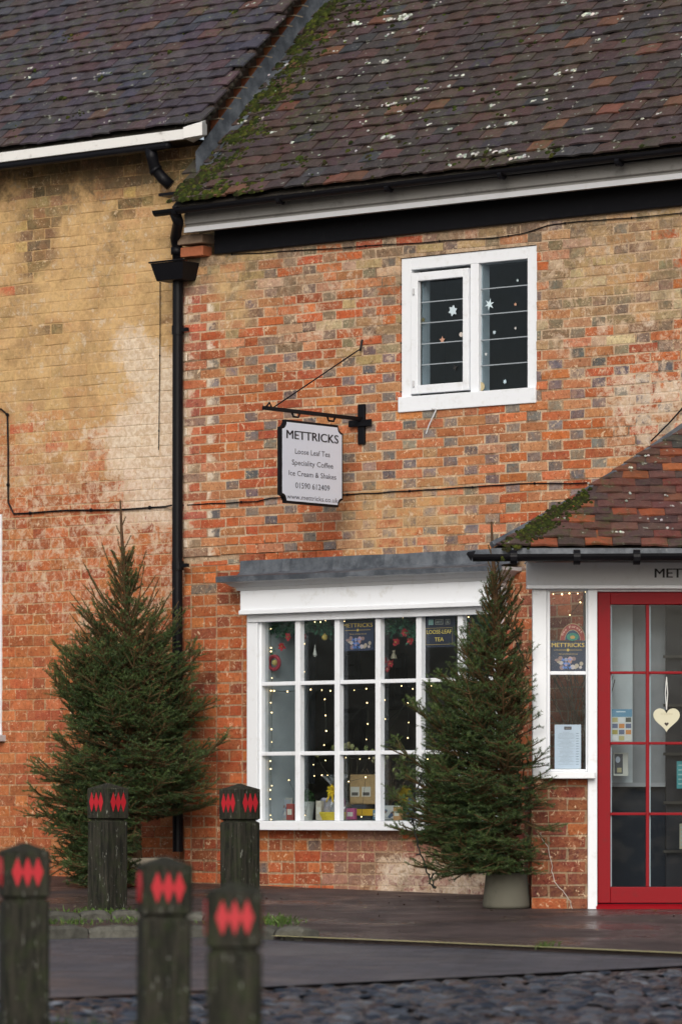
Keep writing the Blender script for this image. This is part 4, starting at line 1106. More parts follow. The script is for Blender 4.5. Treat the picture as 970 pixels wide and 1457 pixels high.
def art_menu(mb, O, ex_, ey_, en_, w_, h_):
    rectm(mb, O+ey_*h_*.42, ex_, ey_, w_*.28, h_*.07, (.05, .04, .06)); rectm(mb, O+ey_*h_*.42+en_*.0004, ex_, ey_, w_*.2, h_*.015, (.4, .35, .3))
    rr = random.Random(5)
    for k in range(26):
        y = .33-.029*k; wl = rr.uniform(.45, .75) if k % 6 else .3
        rectm(mb, O+ey_*h_*y-ex_*w_*.06, ex_, ey_, w_*wl*.9, h_*.006, (.33, .36, .42))
        if k % 2: rectm(mb, O+ey_*h_*y+ex_*w_*.36, ex_, ey_, w_*.1, h_*.012, (.2, .24, .32))
cposter('menu_sheet', 788.5, 826, 1031, 1094, DF+.06, 'white printed menu sheet standing in the narrow window beside the red door', (.62, .68, .78), art_menu, cat='menu')
def art_leaf(mb, O, ex_, ey_, en_, w_, h_):
    rectm(mb, O+ey_*h_*.38, ex_, ey_, w_, h_*.24, (.10, .24, .36)); rectm(mb, O+ey_*h_*.42-ex_*w_*.05+en_*.0003, ex_, ey_, w_*.45, h_*.03, (.6, .7, .75))
    cs_ = [(.5, .2, .05), (.08, .08, .06), (.6, .6, .6), (.35, .05, .06), (.3, .25, .05), (.1, .12, .2), (.55, .55, .5), (.4, .35, .15)]; rr = random.Random(9)
    for i in range(3):
        for j in range(4): rectm(mb, O+ex_*w_*(-.34+.33*i)+ey_*h_*(.17-.19*j)+en_*.0004, ex_, ey_, w_*.27, h_*.14, rr.choice(cs_))
cposter('leaflet_card', 869.5, 898.5, 1009, 1055, DF+.06, 'small poster with blue band and coloured squares in the left pane of the red door', (.55, .56, .55), art_leaf)
def art_book(mb, O, ex_, ey_, en_, w_, h_):
    rectm(mb, O-ex_*w_*.14+ey_*h_*.02, ex_, ey_, w_*.55, h_*.86, (.05, .055, .07)); disc(mb, O-ex_*w_*.2+ey_*h_*.2+en_*.0005, ex_, ey_, w_*.16, h_*.14, (.45, .5, .6)); rectm(mb, O-ex_*w_*.1-ey_*h_*.25+en_*.0005, ex_, ey_, w_*.3, h_*.2, (.4, .36, .2))
cposter('leaflet_stack', 872, 893, 1071, 1104, DF+.2, 'pale booklet with a dark cover leaning on the ledge behind the red door', (.5, .5, .46), art_book, cat='booklet', th=.02)
def art_b2(mb, O, ex_, ey_, en_, w_, h_):
    for k in range(5): rectm(mb, O+ey_*h_*(.35-.17*k), ex_, ey_, w_*.8, h_*.05, (.3, .5, .5))
cposter('leaflet_card', 962, 985, 1083, 1122, DF+.15, 'teal leaflet in a dark rack behind the right panes of the red door', (.05, .28, .30), art_b2)
cposter('leaflet_card', 966, 985, 1172, 1208, DF+.15, 'cream leaflet low in the rack behind the right panes of the red door', (.40, .37, .28), art_b2)
# heart
def heart(c, s, ex_, ey_, n=36):
    pts = []
    for k in range(n):
        t = 2*math.pi*k/n; x = 16*math.sin(t)**3; y = 13*math.cos(t)-5*math.cos(2*t)-2*math.cos(3*t)-math.cos(4*t); pts.append(c-ex_*x*s+ey_*y*s)
    return pts
hc = Pd(947.5, 1022, DF-.012)
ht = thing('hanging_heart', Pd(947.5, 1043, DF-.012), 'cream wooden heart hanging on a white ribbon on the red door', 'heart ornament')
mb = MB(); mb.prism(heart(hc, 38/32/FPX*DF*1.0, RV, ZV), FV*.008, (.62, .60, .45)); hb = obj('heart', mb, M['flat'], ht)
mb = MB(); mb.add(heart(hc-ZV*.035-FV*.0012+RV*-.0, 38/32/FPX*DF*.16, RV, ZV), [tuple(range(36))], (.05, .04, .035)); obj('heart_mark', mb, M['flat'], hb); mb = MB(); text_into(mb, 'Welcome', hc+ZV*.02-FV*.0012, RV, ZV, .075, .016, (.48, .45, .30), 0, 0); obj('heart_lettering', mb, M['flat'], hb)
mb = MB(); tp = Pd(947.5, 963, DF-.004); bt = hc+ZV*.052
for s_ in (-1, 1): mb.tube([tp, tp.lerp(bt, .5)+RV*.007*s_, bt], .003, 6, (.7, .72, .7))
obj('ribbon', mb, M['flat'], ht)

# ------------------------------------------------------------------ spruce trees
def arr(v): return np.array(v, dtype=float)
def needles(stems, dens, ln, wd, seed, cols, perc=3):
    """stems: list of (p0, p1, green) segments; returns verts, faces, colours of needle triangles"""
    r = np.random.default_rng(seed); p0 = arr([s[0] for s in stems]); p1 = arr([s[1] for s in stems]); g = arr([s[2] for s in stems])
    L = np.linalg.norm(p1-p0, axis=1); n = np.maximum(1, (L*dens).astype(int)); idx = np.repeat(np.arange(len(stems)), n)
    t = r.random(len(idx)); base = p0[idx]+(p1-p0)[idx]*t[:, None]; d = (p1-p0)[idx]/np.maximum(L[idx], 1e-6)[:, None]
    rnd = r.normal(size=(len(idx), 3)); rnd[:, 2] += .35; rnd -= d*(rnd*d).sum(1)[:, None]; rnd /= np.linalg.norm(rnd, axis=1)[:, None]
    dirn = d*.62+rnd*.78; dirn /= np.linalg.norm(dirn, axis=1)[:, None]
    le = ln*r.uniform(.7, 1.25, len(idx)); side = np.cross(dirn, r.normal(size=(len(idx), 3))); side /= np.linalg.norm(side, axis=1)[:, None]
    a = base-side*wd/2; b = base+side*wd/2; c = base+dirn*le[:, None]
    V = np.stack([a, b, c], 1).reshape(-1, 3)
    dark, light = arr(cols[0]), arr(cols[1]); gg = np.clip(g[idx]+r.normal(0, .18, len(idx)), 0, 1)[:, None]
    Cc = dark*(1-gg)+light*gg; Cc *= r.uniform(.75, 1.3, len(idx))[:, None]
    return V, Cc
def tri_obj(name, V, C, mat, parent):
    me = bpy.data.meshes.new(name); n = len(V)//3; org = np.array(world_org(parent))
    me.vertices.add(len(V)); me.vertices.foreach_set('co', (V-org).ravel())
    me.loops.add(len(V)); me.loops.foreach_set('vertex_index', np.arange(len(V), dtype=np.int32))
    me.polygons.add(n); me.polygons.foreach_set('loop_start', np.arange(0, len(V), 3, dtype=np.int32)); me.polygons.foreach_set('loop_total', np.full(n, 3, dtype=np.int32))
    ca = me.color_attributes.new('Col', 'FLOAT_COLOR', 'CORNER'); c4 = np.ones((len(V), 4), dtype=np.float32); c4[:, :3] = np.repeat(C, 3, 0); ca.data.foreach_set('color', c4.ravel())
    me.materials.append(mat); me.update(); me.validate()
    o = bpy.data.objects.new(name, me); COL.objects.link(o); o.parent = parent; ORG[o.name] = Vector(org); return o
def spruce(name, base, top, prof, D, label, seed, ok, nb=150, low=.12, barelow=None):
    """prof: list (height fraction, left radius, right radius) in metres"""
    rnd = random.Random(seed); t = thing(name, base, label, 'christmas tree', 'cut spruce trees standing against the brick')
    H = (top-base).length; ax = top-base
    mb = MB(); tp = [base+ax*k/12+RV*nz(k*.3, seed, 1)*.015 for k in range(13)]
    mb.tube(tp, [.034*(1-k/12)**.8+.0055 for k in range(13)], 8, (.10, .06, .035)); 
    stems = []; BR = MB()
    def rad(h, c):
        for (a, l1, r1), (b, l2, r2) in zip(prof, prof[1:]):
            if a <= h <= b: q = (h-a)/(b-a); l, r_ = l1+(l2-l1)*q, r1+(r2-r1)*q; break
        else: l, r_ = prof[-1][1:]
        return l+(r_-l)*(.5+.5*c)
    def seg(p, q, g):
        if ok(q): stems.append((tuple(p), tuple(q), g)); return True
        return False
    def twig(p, d, L, g, lvl):
        n = max(2, int(L/.05)); q = p; dd = d.copy(); pts_ = [p]
        for k in range(n):
            dd = (dd+Vector((rnd.gauss(0, .07), rnd.gauss(0, .07), .05+rnd.gauss(0, .05)))).normalized(); q2 = q+dd*L/n
            if not seg(q, q2, g+.25*(k/n)): break
            if lvl < 2 and L > .09 and k > 0:
                for s_ in (-1, 1):
                    if rnd.random() < .85:
                        sd_ = (dd*.65+dd.cross(ZV).normalized()*s_*.7+ZV*rnd.uniform(-.25, .25)).normalized(); twig(q2, sd_, L*.42*(1.05-k/n)+.015, g+.1, lvl+1)
            q = q2; pts_.append(q)
        if lvl == 0: BR.tube(pts_, [.0035*(1-k/len(pts_))+.0012 for k in range(len(pts_))], 4, (.11, .065, .035), caps=False)
    for i in range(nb):
        h = low+(1-low)*((i+rnd.random())/nb)**1.42
        if h > .83: continue
        az = i*2.39996+rnd.uniform(-.4, .4); c = math.cos(az)
        L = rad(h, c)*rnd.choice([.72, .85, .95, 1.0, 1.08, 1.2]); L *= .82+.18*abs(c)
        if barelow and barelow(h, c): continue
        out = RV*math.cos(az)+FV*math.sin(az); tilt = -.22*(1-sm(0, .2, h))+.16*sm(.1, .4, h)+1.15*h**2.2+rnd.gauss(0, .20)
        d = (out*math.cos(tilt)+ZV*math.sin(tilt)).normalized(); p = base+ax*h; n = max(4, int(L/.055)); pts_ = [p]; q = p
        L = L/max(.5, math.cos(min(tilt, 1.1)))
        for k in range(n):
            f = k/n; d = (d+ZV*(-.03 if f < .35 and h < .3 else .05+.07*f)+Vector((rnd.gauss(0, .04), rnd.gauss(0, .04), rnd.gauss(0, .04)))).normalized(); q2 = q+d*L/n
            if not ok(q2): break
            pts_.append(q2); 
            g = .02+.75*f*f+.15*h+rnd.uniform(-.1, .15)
            if f > .12: seg(q, q2, g)
            if f > .08:
                tl = L*.40*(1.02-f)**.8+.035; tl *= (1-.80*sm(.52, .85, h))
                for s_ in (-1, 1, 0):
                    if rnd.random() < (.95 if s_ else .4):
                        sd_ = (d*rnd.uniform(.55, .85)+d.cross(ZV).normalized()*s_*.75+ZV*rnd.uniform(-.45, .5)).normalized()
                        twig(q2, sd_, tl*rnd.uniform(.7, 1.15), g, 0 if tl > .1 else 1)
            q = q2
        BR.tube(pts_, [.010*(1-k/len(pts_))*(1-h*.5)+.0022 for k in range(len(pts_))], 5, (.12, .07, .035), caps=False)
    for k in range(40):                        # leader
        p0 = base+ax*(.72+.28*k/40); p1 = base+ax*(.72+.28*(k+1)/40)
        if k % 3: stems.append((tuple(p0), tuple(p0.lerp(p1, .5)), .35))
    for h, az, L, tl_ in [(.93, 0, .07, 1.1), (.90, 3., .09, 1.), (.86, 0, .13, 1.15), (.85, 3.0, .12, 1.1), (.80, .3, .20, 1.2), (.79, 2.8, .20, 1.15)]+[(rnd.uniform(.42, .78), rnd.choice([0, math.pi])+rnd.uniform(-.9, .9), None, rnd.uniform(.65, 1.05)) for _ in range(26)]:
        L = L or min(.62, (rad(h, math.cos(az))*1.12+.08)/math.cos(tl_)*(.62 if seed == 23 else 1.)); p = base+ax*h; d = (RV*math.cos(az)+FV*math.sin(az))*math.cos(tl_)+ZV*math.sin(tl_); q = [p]
        for k in range(6): d = (d+ZV*.04+Vector((rnd.gauss(0, .04), rnd.gauss(0, .04), 0))).normalized(); q.append(q[-1]+d*L/6); seg(q[-2], q[-2].lerp(q[-1], .7), .5)
        if all(ok(v_) for v_ in q): BR.tube(q, [.005, .0045, .004, .0035, .003, .003, .002], 5, (.12, .07, .035), caps=False)
    obj('trunk', mb, M['bark'], t); obj('branches', BR, M['bark'], t)
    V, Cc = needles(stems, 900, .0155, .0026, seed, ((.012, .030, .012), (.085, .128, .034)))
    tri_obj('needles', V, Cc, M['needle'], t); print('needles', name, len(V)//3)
    return t
D1 = 28.55; b1 = Pd(196, 1236, D1); t1 = Pd(172, 712, D1)
s1 = FPX/D1
H1 = 1236-712
pr1 = [(-.03, 100, 20), (.04, 116, 60), (.12, 124, 100), (.24, 126, 112), (.36, 120, 108), (.46, 106, 94), (.55, 74, 60), (.64, 46, 34), (.74, 28, 22), (.86, 14, 12), (1., 3, 3)]
pr1 = [(a, l/s1, r/s1) for a, l, r in pr1]
spruce('spruce_tree', b1, t1, pr1, D1, 'broad spruce in front of the ochre washed wall beside the black downpipe', 11, lambda p: p.y < -(.02 if p.x > XLR else VL+.02) and p.z > gz(p.x, p.y)+.01 and not (proj(p)[0] > 202 and proj(p)[1] > 1172-.25*abs(proj(p)[0]-200)), 420, .0, lambda h, c: h < .15 and c > -.1)
D2 = 25.97; b2 = Pd(727, 1262, D2); t2 = Pd(699, 742, D2); s2 = FPX/D2
pr2 = [(-.03, 80, 28), (.03, 118, 48), (.10, 132, 70), (.2, 144, 82), (.32, 138, 66), (.42, 112, 60), (.52, 78, 56), (.62, 44, 46), (.72, 26, 34), (.8, 15, 20), (.88, 12, 14), (1., 3, 3)]
pr2 = [(a, l/s2, r/s2) for a, l, r in pr2]
latpost = lat(750)
spruce('spruce_tree', b2, t2, pr2, D2, 'tall narrow spruce between the shop window and the white porch post', 23,
       lambda p: p.y < -.08 and not ((p-P).dot(RV) > latpost-.02 and (p-P).dot(FV) > DF-.06) and p.z > ZE+(HOR-(1243 if (p-P).dot(RV) > lat(672) else 1256))/s2, 420, .0)
# pots
mb = MB(); gp = G(719, 1293); pb = Pd(720, 1291, D2+.0); zb0 = gz(pb.x, pb.y)
mb.lathe((pb.x, pb.y, zb0), [(.0, 0), (.138, 0), (.145, .02), (.135, .12), (.126, .205), (.118, .215), (.110, .2), (.0, .19)], 22); 
tag(obj('plant_pot', mb, M['concrete'], smooth=True), 'round mossy concrete pot under the spruce by the porch', 'pot', 'pots holding the spruce trees')
pb = Pd(207, 1240, D1); zb0 = gz(pb.x, pb.y)
mb = MB(); mb.lathe((pb.x, pb.y, zb0+.02), [(.0, 0), (.14, 0), (.17, .02), (.19, .10), (.185, .165), (.16, .172), (.0, .16)], 20, (.36, .31, .24))
tag(obj('plant_pot', mb, M['col'], smooth=True), 'pale rounded pot under the spruce by the downpipe, half hidden by a bollard', 'pot', 'pots holding the spruce trees')

# light cables on the right tree
def wire(name, px, D, r_, label, col=(.012, .015, .012), cat='cable', knots=True):
    mb = MB(); pts_ = [Pd(x, y, D+random.uniform(-.02, .02)) for x, y in px]; out = []
    for a, b in zip(pts_, pts_[1:]):
        for k in range(3): out.append(a.lerp(b, k/3)+Vector((random.gauss(0, .004), random.gauss(0, .004), random.gauss(0, .004))))
    out.append(pts_[-1]); mb.tube(out, r_, 5, col)
    if knots:
        for p in out[::2]: mb.tube([p, p+Vector((random.gauss(0, .01), random.gauss(0, .01), random.gauss(-.006, .01)))], .005, 5, col)
    return tag(obj(name, mb, M['col']), label, cat)
wire('light_cable', [(600, 1100), (590, 1130), (588, 1165), (592, 1195), (598, 1215), (608, 1240), (612, 1257), (618, 1264), (613, 1250)], 25.75, .005, 'dark string of unlit lights trailing from the spruce down the brick')
wire('light_cable', [(708, 800), (712, 840), (712, 862), (725, 890), (735, 915), (742, 935), (750, 950)], 25.95, .004, 'dark light cable looping down the upper right side of the narrow spruce')
wire('white_cable', [(768, 1185), (771, 1195), (780, 1207), (784, 1225), (785, 1240), (788, 1255), (797, 1264), (806, 1274), (812, 1288), (820, 1300), (828, 1304)], DF-.03, .0024, 'thin white cable lying down the porch brick to the pavement', (.55, .52, .48), knots=False)

# ------------------------------------------------------------------ bollards
def bollard_parts(root, side=.178, h=.77):
    s = side/2; z1 = h-.225; c = .012
    def ring(s_, z, c=c): return [Vector(p+(z,)) for p in ((-s_+c, -s_), (s_-c, -s_), (s_, -s_+c), (s_, s_-c), (s_-c, s_), (-s_+c, s_), (-s_, s_-c), (-s_, -s_+c))]
    def stack(mb, rings, sub=1):
        n = 8; vs = [v for r_ in rings for v in r_]
        mb.add(vs, [(i*n+k, i*n+(k+1) % n, (i+1)*n+(k+1) % n, (i+1)*n+k) for i in range(len(rings)-1) for k in range(n)]+[tuple(reversed(range(n))), tuple(range((len(rings)-1)*n, len(rings)*n))])
    mb = MB(); stack(mb, [ring(s, -.25), ring(s, z1-.008), ring(s-.012, z1)]); sh = obj('shaft', mb, M['wood'], root)
    mb = MB(); stack(mb, [ring(s-.014, z1-.001), ring(s-.014, z1+.006), ring(s+.003, z1+.016), ring(s+.003, h-.034), ring(s-.004, h-.030), ring(.03, h-.008), ring(.013, h, .004)]); cp = obj('cap', mb, M['wood'], root)
    for f in range(4):
        mb = MB(); g = f*math.pi/2; nx = Vector((math.cos(g), math.sin(g), 0)); tx = Vector((-math.sin(g), math.cos(g), 0)); zc = (z1+h)/2-.002
        for k in (-1, 0, 1):
            c_ = nx*(s+.0035)+tx*k*.0405+ZV*zc
            mb.prism([c_+ZV*-.058, c_+tx*.0215, c_+ZV*.058, c_-tx*.0215], nx*.002)
        obj('reflector', mb, M['reflector'], cp)
BL = [(153, 25.6, 45, .77, 0, 'square wooden bollard standing in front of the broad spruce, diamonds on two faces'),
      (342, 25.6, 44, .77, -.005, 'square wooden bollard below the shop window corner, diamonds on two faces'),
      (35, 16.9, 12, .77, .0, 'dark blurred bollard nearest the left edge, cut by the frame'),
      (232, 15.7, 11, .77, .0, 'dark blurred bollard in the middle of the three near ones'),
      (334, 14.0, 3, .77, -.01, 'dark blurred bollard with the lowest top, rightmost of the three near ones')]
proto = None
for (px, D, yaw, h, dz, lab) in BL:
    p = P+RV*((px-CX)/FPX*D)+FV*D; p.z = gz(p.x, p.y)+dz
    if proto is None:
        r_ = bpy.data.objects.new('bollard', None); COL.objects.link(r_); ORG['bollard'] = Vector((0, 0, 0)); bollard_parts(r_); proto = r_; ORG['bollard'] = p
    else:
        r_ = proto.copy(); COL.objects.link(r_)
        for ch_ in proto.children:
            c = ch_.copy(); COL.objects.link(c); c.parent = r_
            for g_ in ch_.children: d = g_.copy(); COL.objects.link(d); d.parent = c
    r_.location = p; r_.rotation_euler = (R(random.uniform(-.6, .6)), R(random.uniform(-.6, .6)), TH+R(yaw)); tag(r_, lab, 'bollard', 'wooden bollards with red diamonds')

# ------------------------------------------------------------------ grass tufts and fallen leaves
def tufts(name, spots, n, label, hmax=.05):
    mb = MB()
    for (x, y, sx, sy, w_) in spots:
        for k in range(int(n*w_)):
            p = G(x+random.gauss(0, sx), y+random.gauss(0, sy)); h = random.uniform(.3, 1)*hmax; a = random.random()*6.28; d = Vector((math.cos(a), math.sin(a), 0)); s_ = d.cross(ZV)*.003
            b_ = d*h*random.uniform(.2, .9); p -= ZV*.01
            mb.add([p-s_, p+s_, p+ZV*h*.7+b_*.4+s_*.6, p+ZV*h+b_], [(0, 1, 2), (0, 2, 3)], jit(random.choice([(.06, .12, .02), (.09, .15, .03), (.05, .08, .02)]), .3))
    return tag(obj(name, mb, M['grass']), kind='stuff')
tufts('grass', [(150, 1300, 30, 2, 1.), (100, 1314, 25, 1.5, .35), (200, 1312, 30, 2, .3), (395, 1312, 14, 3, .8), (340, 1316, 30, 2, .3), (60, 1300, 30, 2, .2), (775, 1347, 8, 1, .12)], 420, 'grass')
mb = MB()
for (x, y, sx, sy, n) in ((35, 1474, 70, 10, 1200), (232, 1500, 30, 8, 300)):
    for k in range(n):
        p = G(x+random.gauss(0, sx), y+random.gauss(0, sy)); h = random.uniform(.02, .08); a = random.random()*6.28; d = Vector((math.cos(a), math.sin(a), 0)); s_ = d.cross(ZV)*.003
        p -= ZV*.02; mb.add([p-s_, p+s_, p+ZV*h+d*h*.5], [(0, 1, 2)], jit((.05, .09, .02), .3))
tag(obj('verge_grass', mb, M['grass']), kind='stuff')
mb = MB()
for k in range(480):
    x = random.uniform(80, 960); y = random.choice([random.uniform(1272, 1330), random.gauss(1283, 6)]); p = G(x, y)+ZV*.006; a = random.random()*6.28; q = random.uniform(.006, .016)
    e1 = Vector((math.cos(a), math.sin(a), random.uniform(-.2, .4)))*q; e2 = Vector((-math.sin(a), math.cos(a), random.uniform(-.2, .4)))*q*.6
    mb.add([p-e1, p-e2, p+e1, p+e2], [(0, 1, 2, 3)], jit(random.choice([(.16, .07, .03), (.10, .05, .03), (.2, .17, .12)]), .3))
tag(obj('leaf_litter', mb, M['col']), kind='stuff')

# ------------------------------------------------------------------ in the shop window: garland, lights, display
def garland(name, px, v, thick, seed, label, flowers):
    rr = random.Random(seed); pts_ = [W(x, y, v) for x, y in px]; t = thing(name, pts_[0], label, 'garland', 'garlands inside the shop window'); stems = []
    path = []
    for a, b in zip(pts_, pts_[1:]):
        n = max(2, int((b-a).length/.02))
        for k in range(n): path.append(a.lerp(b, k/n))
    mb = MB(); mb.tube(path, .006, 5, (.04, .06, .03)); obj('wire_core', mb, M['col'], t)
    for p in path:
        for k in range(9):
            d = Vector((rr.gauss(0, 1), rr.gauss(0, .6), rr.gauss(0, 1))).normalized(); stems.append((tuple(p), tuple(p+d*thick*1.25*rr.uniform(.5, 1.)), rr.random()))
    V, Cc = needles(stems, 520, .022, .0045, seed, ((.03, .13, .08), (.11, .30, .18))); tri_obj('needles', V, Cc, M['needle'], t)
    for (x, y, r_, kind) in flowers:
        c = W(x, y, v+.03); mb = MB()
        if kind == 'f':
            for k in range(9):
                a = k*2.4+rr.random()*.4; el = rr.uniform(-.1, .7); d = Vector((math.cos(a)*math.cos(el), -math.sin(el)*.8-.1, math.sin(a)*math.cos(el))); s_ = d.cross(nY).normalized()*r_*.3
                mb.add([c, c+d*r_*.5+s_, c+d*r_, c+d*r_*.5-s_], [(0, 1, 2, 3)], jit((.42, .03, .04), .3))
            mb.ball(c-Vector((0, .01, 0)), r_*.16, 6, 4, (.5, .4, .1)); obj('red_flower', mb, M['col'], t)
        elif kind == 'g': mb.ball(c, r_, 12, 8, (.55, .40, .10)); mb.tube([c+ZV*r_, c+ZV*r_*1.3], r_*.25, 6, (.4, .3, .1)); obj('gold_bauble', mb, M['shiny'], t)
        elif kind == 'w': mb.lathe(c-ZV*r_*1.6, [(.002, 0), (r_*.5, r_*.5), (r_*.42, r_*1.0), (r_*.15, r_*2.2), (.002, r_*3.2)], 8, (.6, .6, .55)); obj('white_ornament', mb, M['col'], t)
        elif kind == 'b': mb.lathe(c-ZV*r_, [(.002, 0), (r_*.8, 0), (r_*.6, r_*.8), (r_*.25, r_*1.3), (r_*.4, r_*1.9), (.002, r_*1.9)], 8, (.28, .25, .18)); obj('hessian_bell', mb, M['col'], t)
        elif kind == 'r':
            mb.tube([c+Vector((math.cos(a), 0, math.sin(a)))*r_ for a in [2*math.pi*k/16 for k in range(17)]], r_*.28, 6, (.40, .06, .08), caps=False)
            mb.ball(c+Vector((r_*.3, -.01, -.0)), r_*.45, 8, 6, (.5, .4, .15)); obj('beaded_ring', mb, M['col'], t)
garland('garland', [(377, 925), (376, 905), (385, 890), (400, 888), (417, 893)], -.10, .085, 31, 'garland with red flowers and a red beaded ring in the shop window corner',
        [(411, 906, .035, 'f'), (402, 920, .035, 'f'), (390, 943, .045, 'r')])
garland('garland', [(424, 886), (445, 884), (462, 888), (472, 892)], -.10, .075, 32, 'green garland with a gold bauble and white drop in the second top pane', [(432, 906, .03, 'f'), (462, 907, .021, 'g'), (448, 926, .026, 'w')])
garland('garland', [(536, 884), (552, 888), (566, 890), (580, 892), (590, 905)], -.10, .075, 33, 'garland with red flowers and hessian bell left of the loose leaf tea sign',
        [(577, 900, .036, 'f'), (564, 914, .034, 'f'), (584, 912, .03, 'f'), (560, 931, .028, 'b'), (548, 940, .03, 'f'), (556, 944, .03, 'f'), (552, 952, .028, 'f'), (544, 933, .024, 'f')])
garland('garland', [(655, 882), (668, 886), (682, 890), (696, 892)], -.10, .05, 34, 'garland with red flowers in the last top pane behind the narrow spruce', [(671, 888, .032, 'f'), (664, 897, .028, 'f'), (676, 912, .034, 'f'), (686, 908, .03, 'f'), (680, 922, .028, 'f')])
bulb_me = None
def lights(name, px, label, v=-.05, place=None, sag=0):
    global bulb_me
    pl = place or (lambda x, y: (lambda q: Vector((max(q.x, gx[0]+.03), q.y, q.z)))(W(x, y, v+random.uniform(-.01, .01)))); pts_ = [pl(x, y) for x, y in px]
    t = thing(name, pts_[0], label, 'fairy lights', 'strings of warm fairy lights'); mb = MB(); mb.tube(pts_, .0018, 4, (.03, .035, .025)); obj('light_cord', mb, M['col'], t)
    for p in pts_:
        if bulb_me is None: m_ = MB(); m_.ball((0, 0, 0), .0048, 8, 6); o = obj('bulb', m_, M['bulb'], t, org=Vector((0, 0, 0)), smooth=True); bulb_me = o.data
        else: o = bpy.data.objects.new('bulb', bulb_me); COL.objects.link(o); o.parent = t
        o.location = p-world_org(t); q_ = random.uniform(.6, 1.05); o.scale = (q_, q_, q_)
def Lr(x0, y0, x1, y1, n, j=2): return [(x0+(x1-x0)*k/(n-1)+random.uniform(-j, j), y0+(y1-y0)*k/(n-1)+random.uniform(-j, j)) for k in range(n)]
lights('string_lights', [(376, 895), (378, 922), (385, 927), (374, 965), (372, 983), (373, 1000), (376, 1014), (372, 1038), (375, 1056), (378, 1083), (378, 1094), (379, 1118), (374, 1124), (376, 1137), (374, 1160), (381, 1166)], 'fairy lights running down the left edge of the shop window')
lights('string_lights', [(432, 883), (448, 885), (456, 885), (463, 883), (490, 884), (521, 885), (543, 884), (552, 878), (573, 878), (598, 882), (632, 880), (666, 878)], 'fairy lights along the top of the shop window')
lights('string_lights', [(375, 983), (390, 983), (409, 984), (442, 981), (458, 982), (470, 983), (486, 981), (504, 982), (521, 980), (545, 979), (571, 976), (587, 980), (613, 976)], 'fairy lights strung under the upper glazing bar')
lights('string_lights', [(433, 916), (433, 956), (432, 997), (430, 1016), (427, 1035), (429, 1055), (424, 1077), (430, 1082), (446, 1088), (463, 1082), (492, 1078), (512, 1080), (525, 1079), (545, 1082)], 'fairy lights dropping behind the first glazing bar then along the lower one')
lights('string_lights', [(485, 939), (482, 959), (486, 1022), (485, 1062)], 'short fairy light string behind the second glazing bar', -.06)
lights('string_lights', [(545, 933), (546, 955), (547, 996), (548, 1023), (546, 1040), (545, 1055), (604, 952), (601, 996), (603, 1030), (604, 1058), (608, 1080)], 'fairy lights in the panes behind the middle and right glazing bars', -.07)
lights('string_lights', [(411, 1110), (434, 1168-8), (447, 1104), (458, 1103), (466, 1103), (496, 1112), (520, 1106), (514, 1162), (538, 1160), (562, 1166), (478, 1166)], 'fairy lights scattered over the display shelf', -.12)
lights('string_lights', Lr(787, 846, 832, 843, 5, 1)+[(825, 857), (810, 875)], 'fairy lights at the top of the narrow window beside the red door', place=lambda x, y: Pd(x, y, DF+.1))
lights('string_lights', [(462, 995), (463, 1018), (464, 1040), (461, 1060), (522, 1000), (523, 1030), (521, 1052), (580, 1000), (581, 1028), (580, 1050)], 'faint fairy lights hanging deeper inside the shop behind the middle panes', -.30)
# framed pictures on the shop's back walls
def picture(x0, x1, y0, y1, v, label):
    a, b = W(x0, y1, v), W(x1, y0, v); t = thing('framed_picture', Vector(((a.x+b.x)/2, a.y, a.z)), label, 'picture', 'framed pictures inside the shop'); mb = MB(); f = .035
    X0, X1, Z0, Z1, Y = a.x, b.x, a.z, b.z, a.y
    for bx in ((X0, X1, Z0, Z0+f), (X0, X1, Z1-f, Z1), (X0, X0+f, Z0+f, Z1-f), (X1-f, X1, Z0+f, Z1-f)): mb.box(bx[0], bx[1], Y-.02, Y+.01, bx[2], bx[3], (.04, .022, .015))
    obj('frame', mb, M['col'], t); mb = MB(); mb.box(X0+f, X1-f, Y, Y+.005, Z0+f, Z1-f, (.16, .155, .15)); mb.box(X0+f+.07, X1-f-.07, Y-.003, Y, Z0+f+.07, Z1-f-.07, (.05, .04, .035)); obj('print', mb, M['flat'], t)
picture(484, 519, 1008, 1072, -3.24, 'framed print with pale mount on the back wall seen in the third column of panes')
picture(556, 578, 930, 1010, -3.24, 'dark framed picture seen in the fourth column of panes')
picture(405, 426, 930, 958, -3.24, 'small framed picture seen through the first column of panes')
picture(488, 512, 925, 968, -3.24, 'framed print below the navy poster in the shop window')
mb = MB()
for k in range(26): u = k/25; mb.tube([W(421+u*24, 900, -.9-.02*math.sin(k*1.6)), W(419+u*24, 1115, -.9-.02*math.sin(k*1.6))], .022, 6, (.09, .10, .12))
tag(obj('curtain', mb, M['room']), 'grey curtain hanging inside the shop behind the second column of panes', 'curtain')
mb = MB(); mb.box(W(430, 0, -1.2).x, W(560, 0, -1.2).x, 1.2, 1.75, SH-.35, SH+.13, (.02, .02, .022)); tag(obj('counter', mb, M['col'], bevel=.01), 'dark counter inside the shop behind the window display', 'counter')
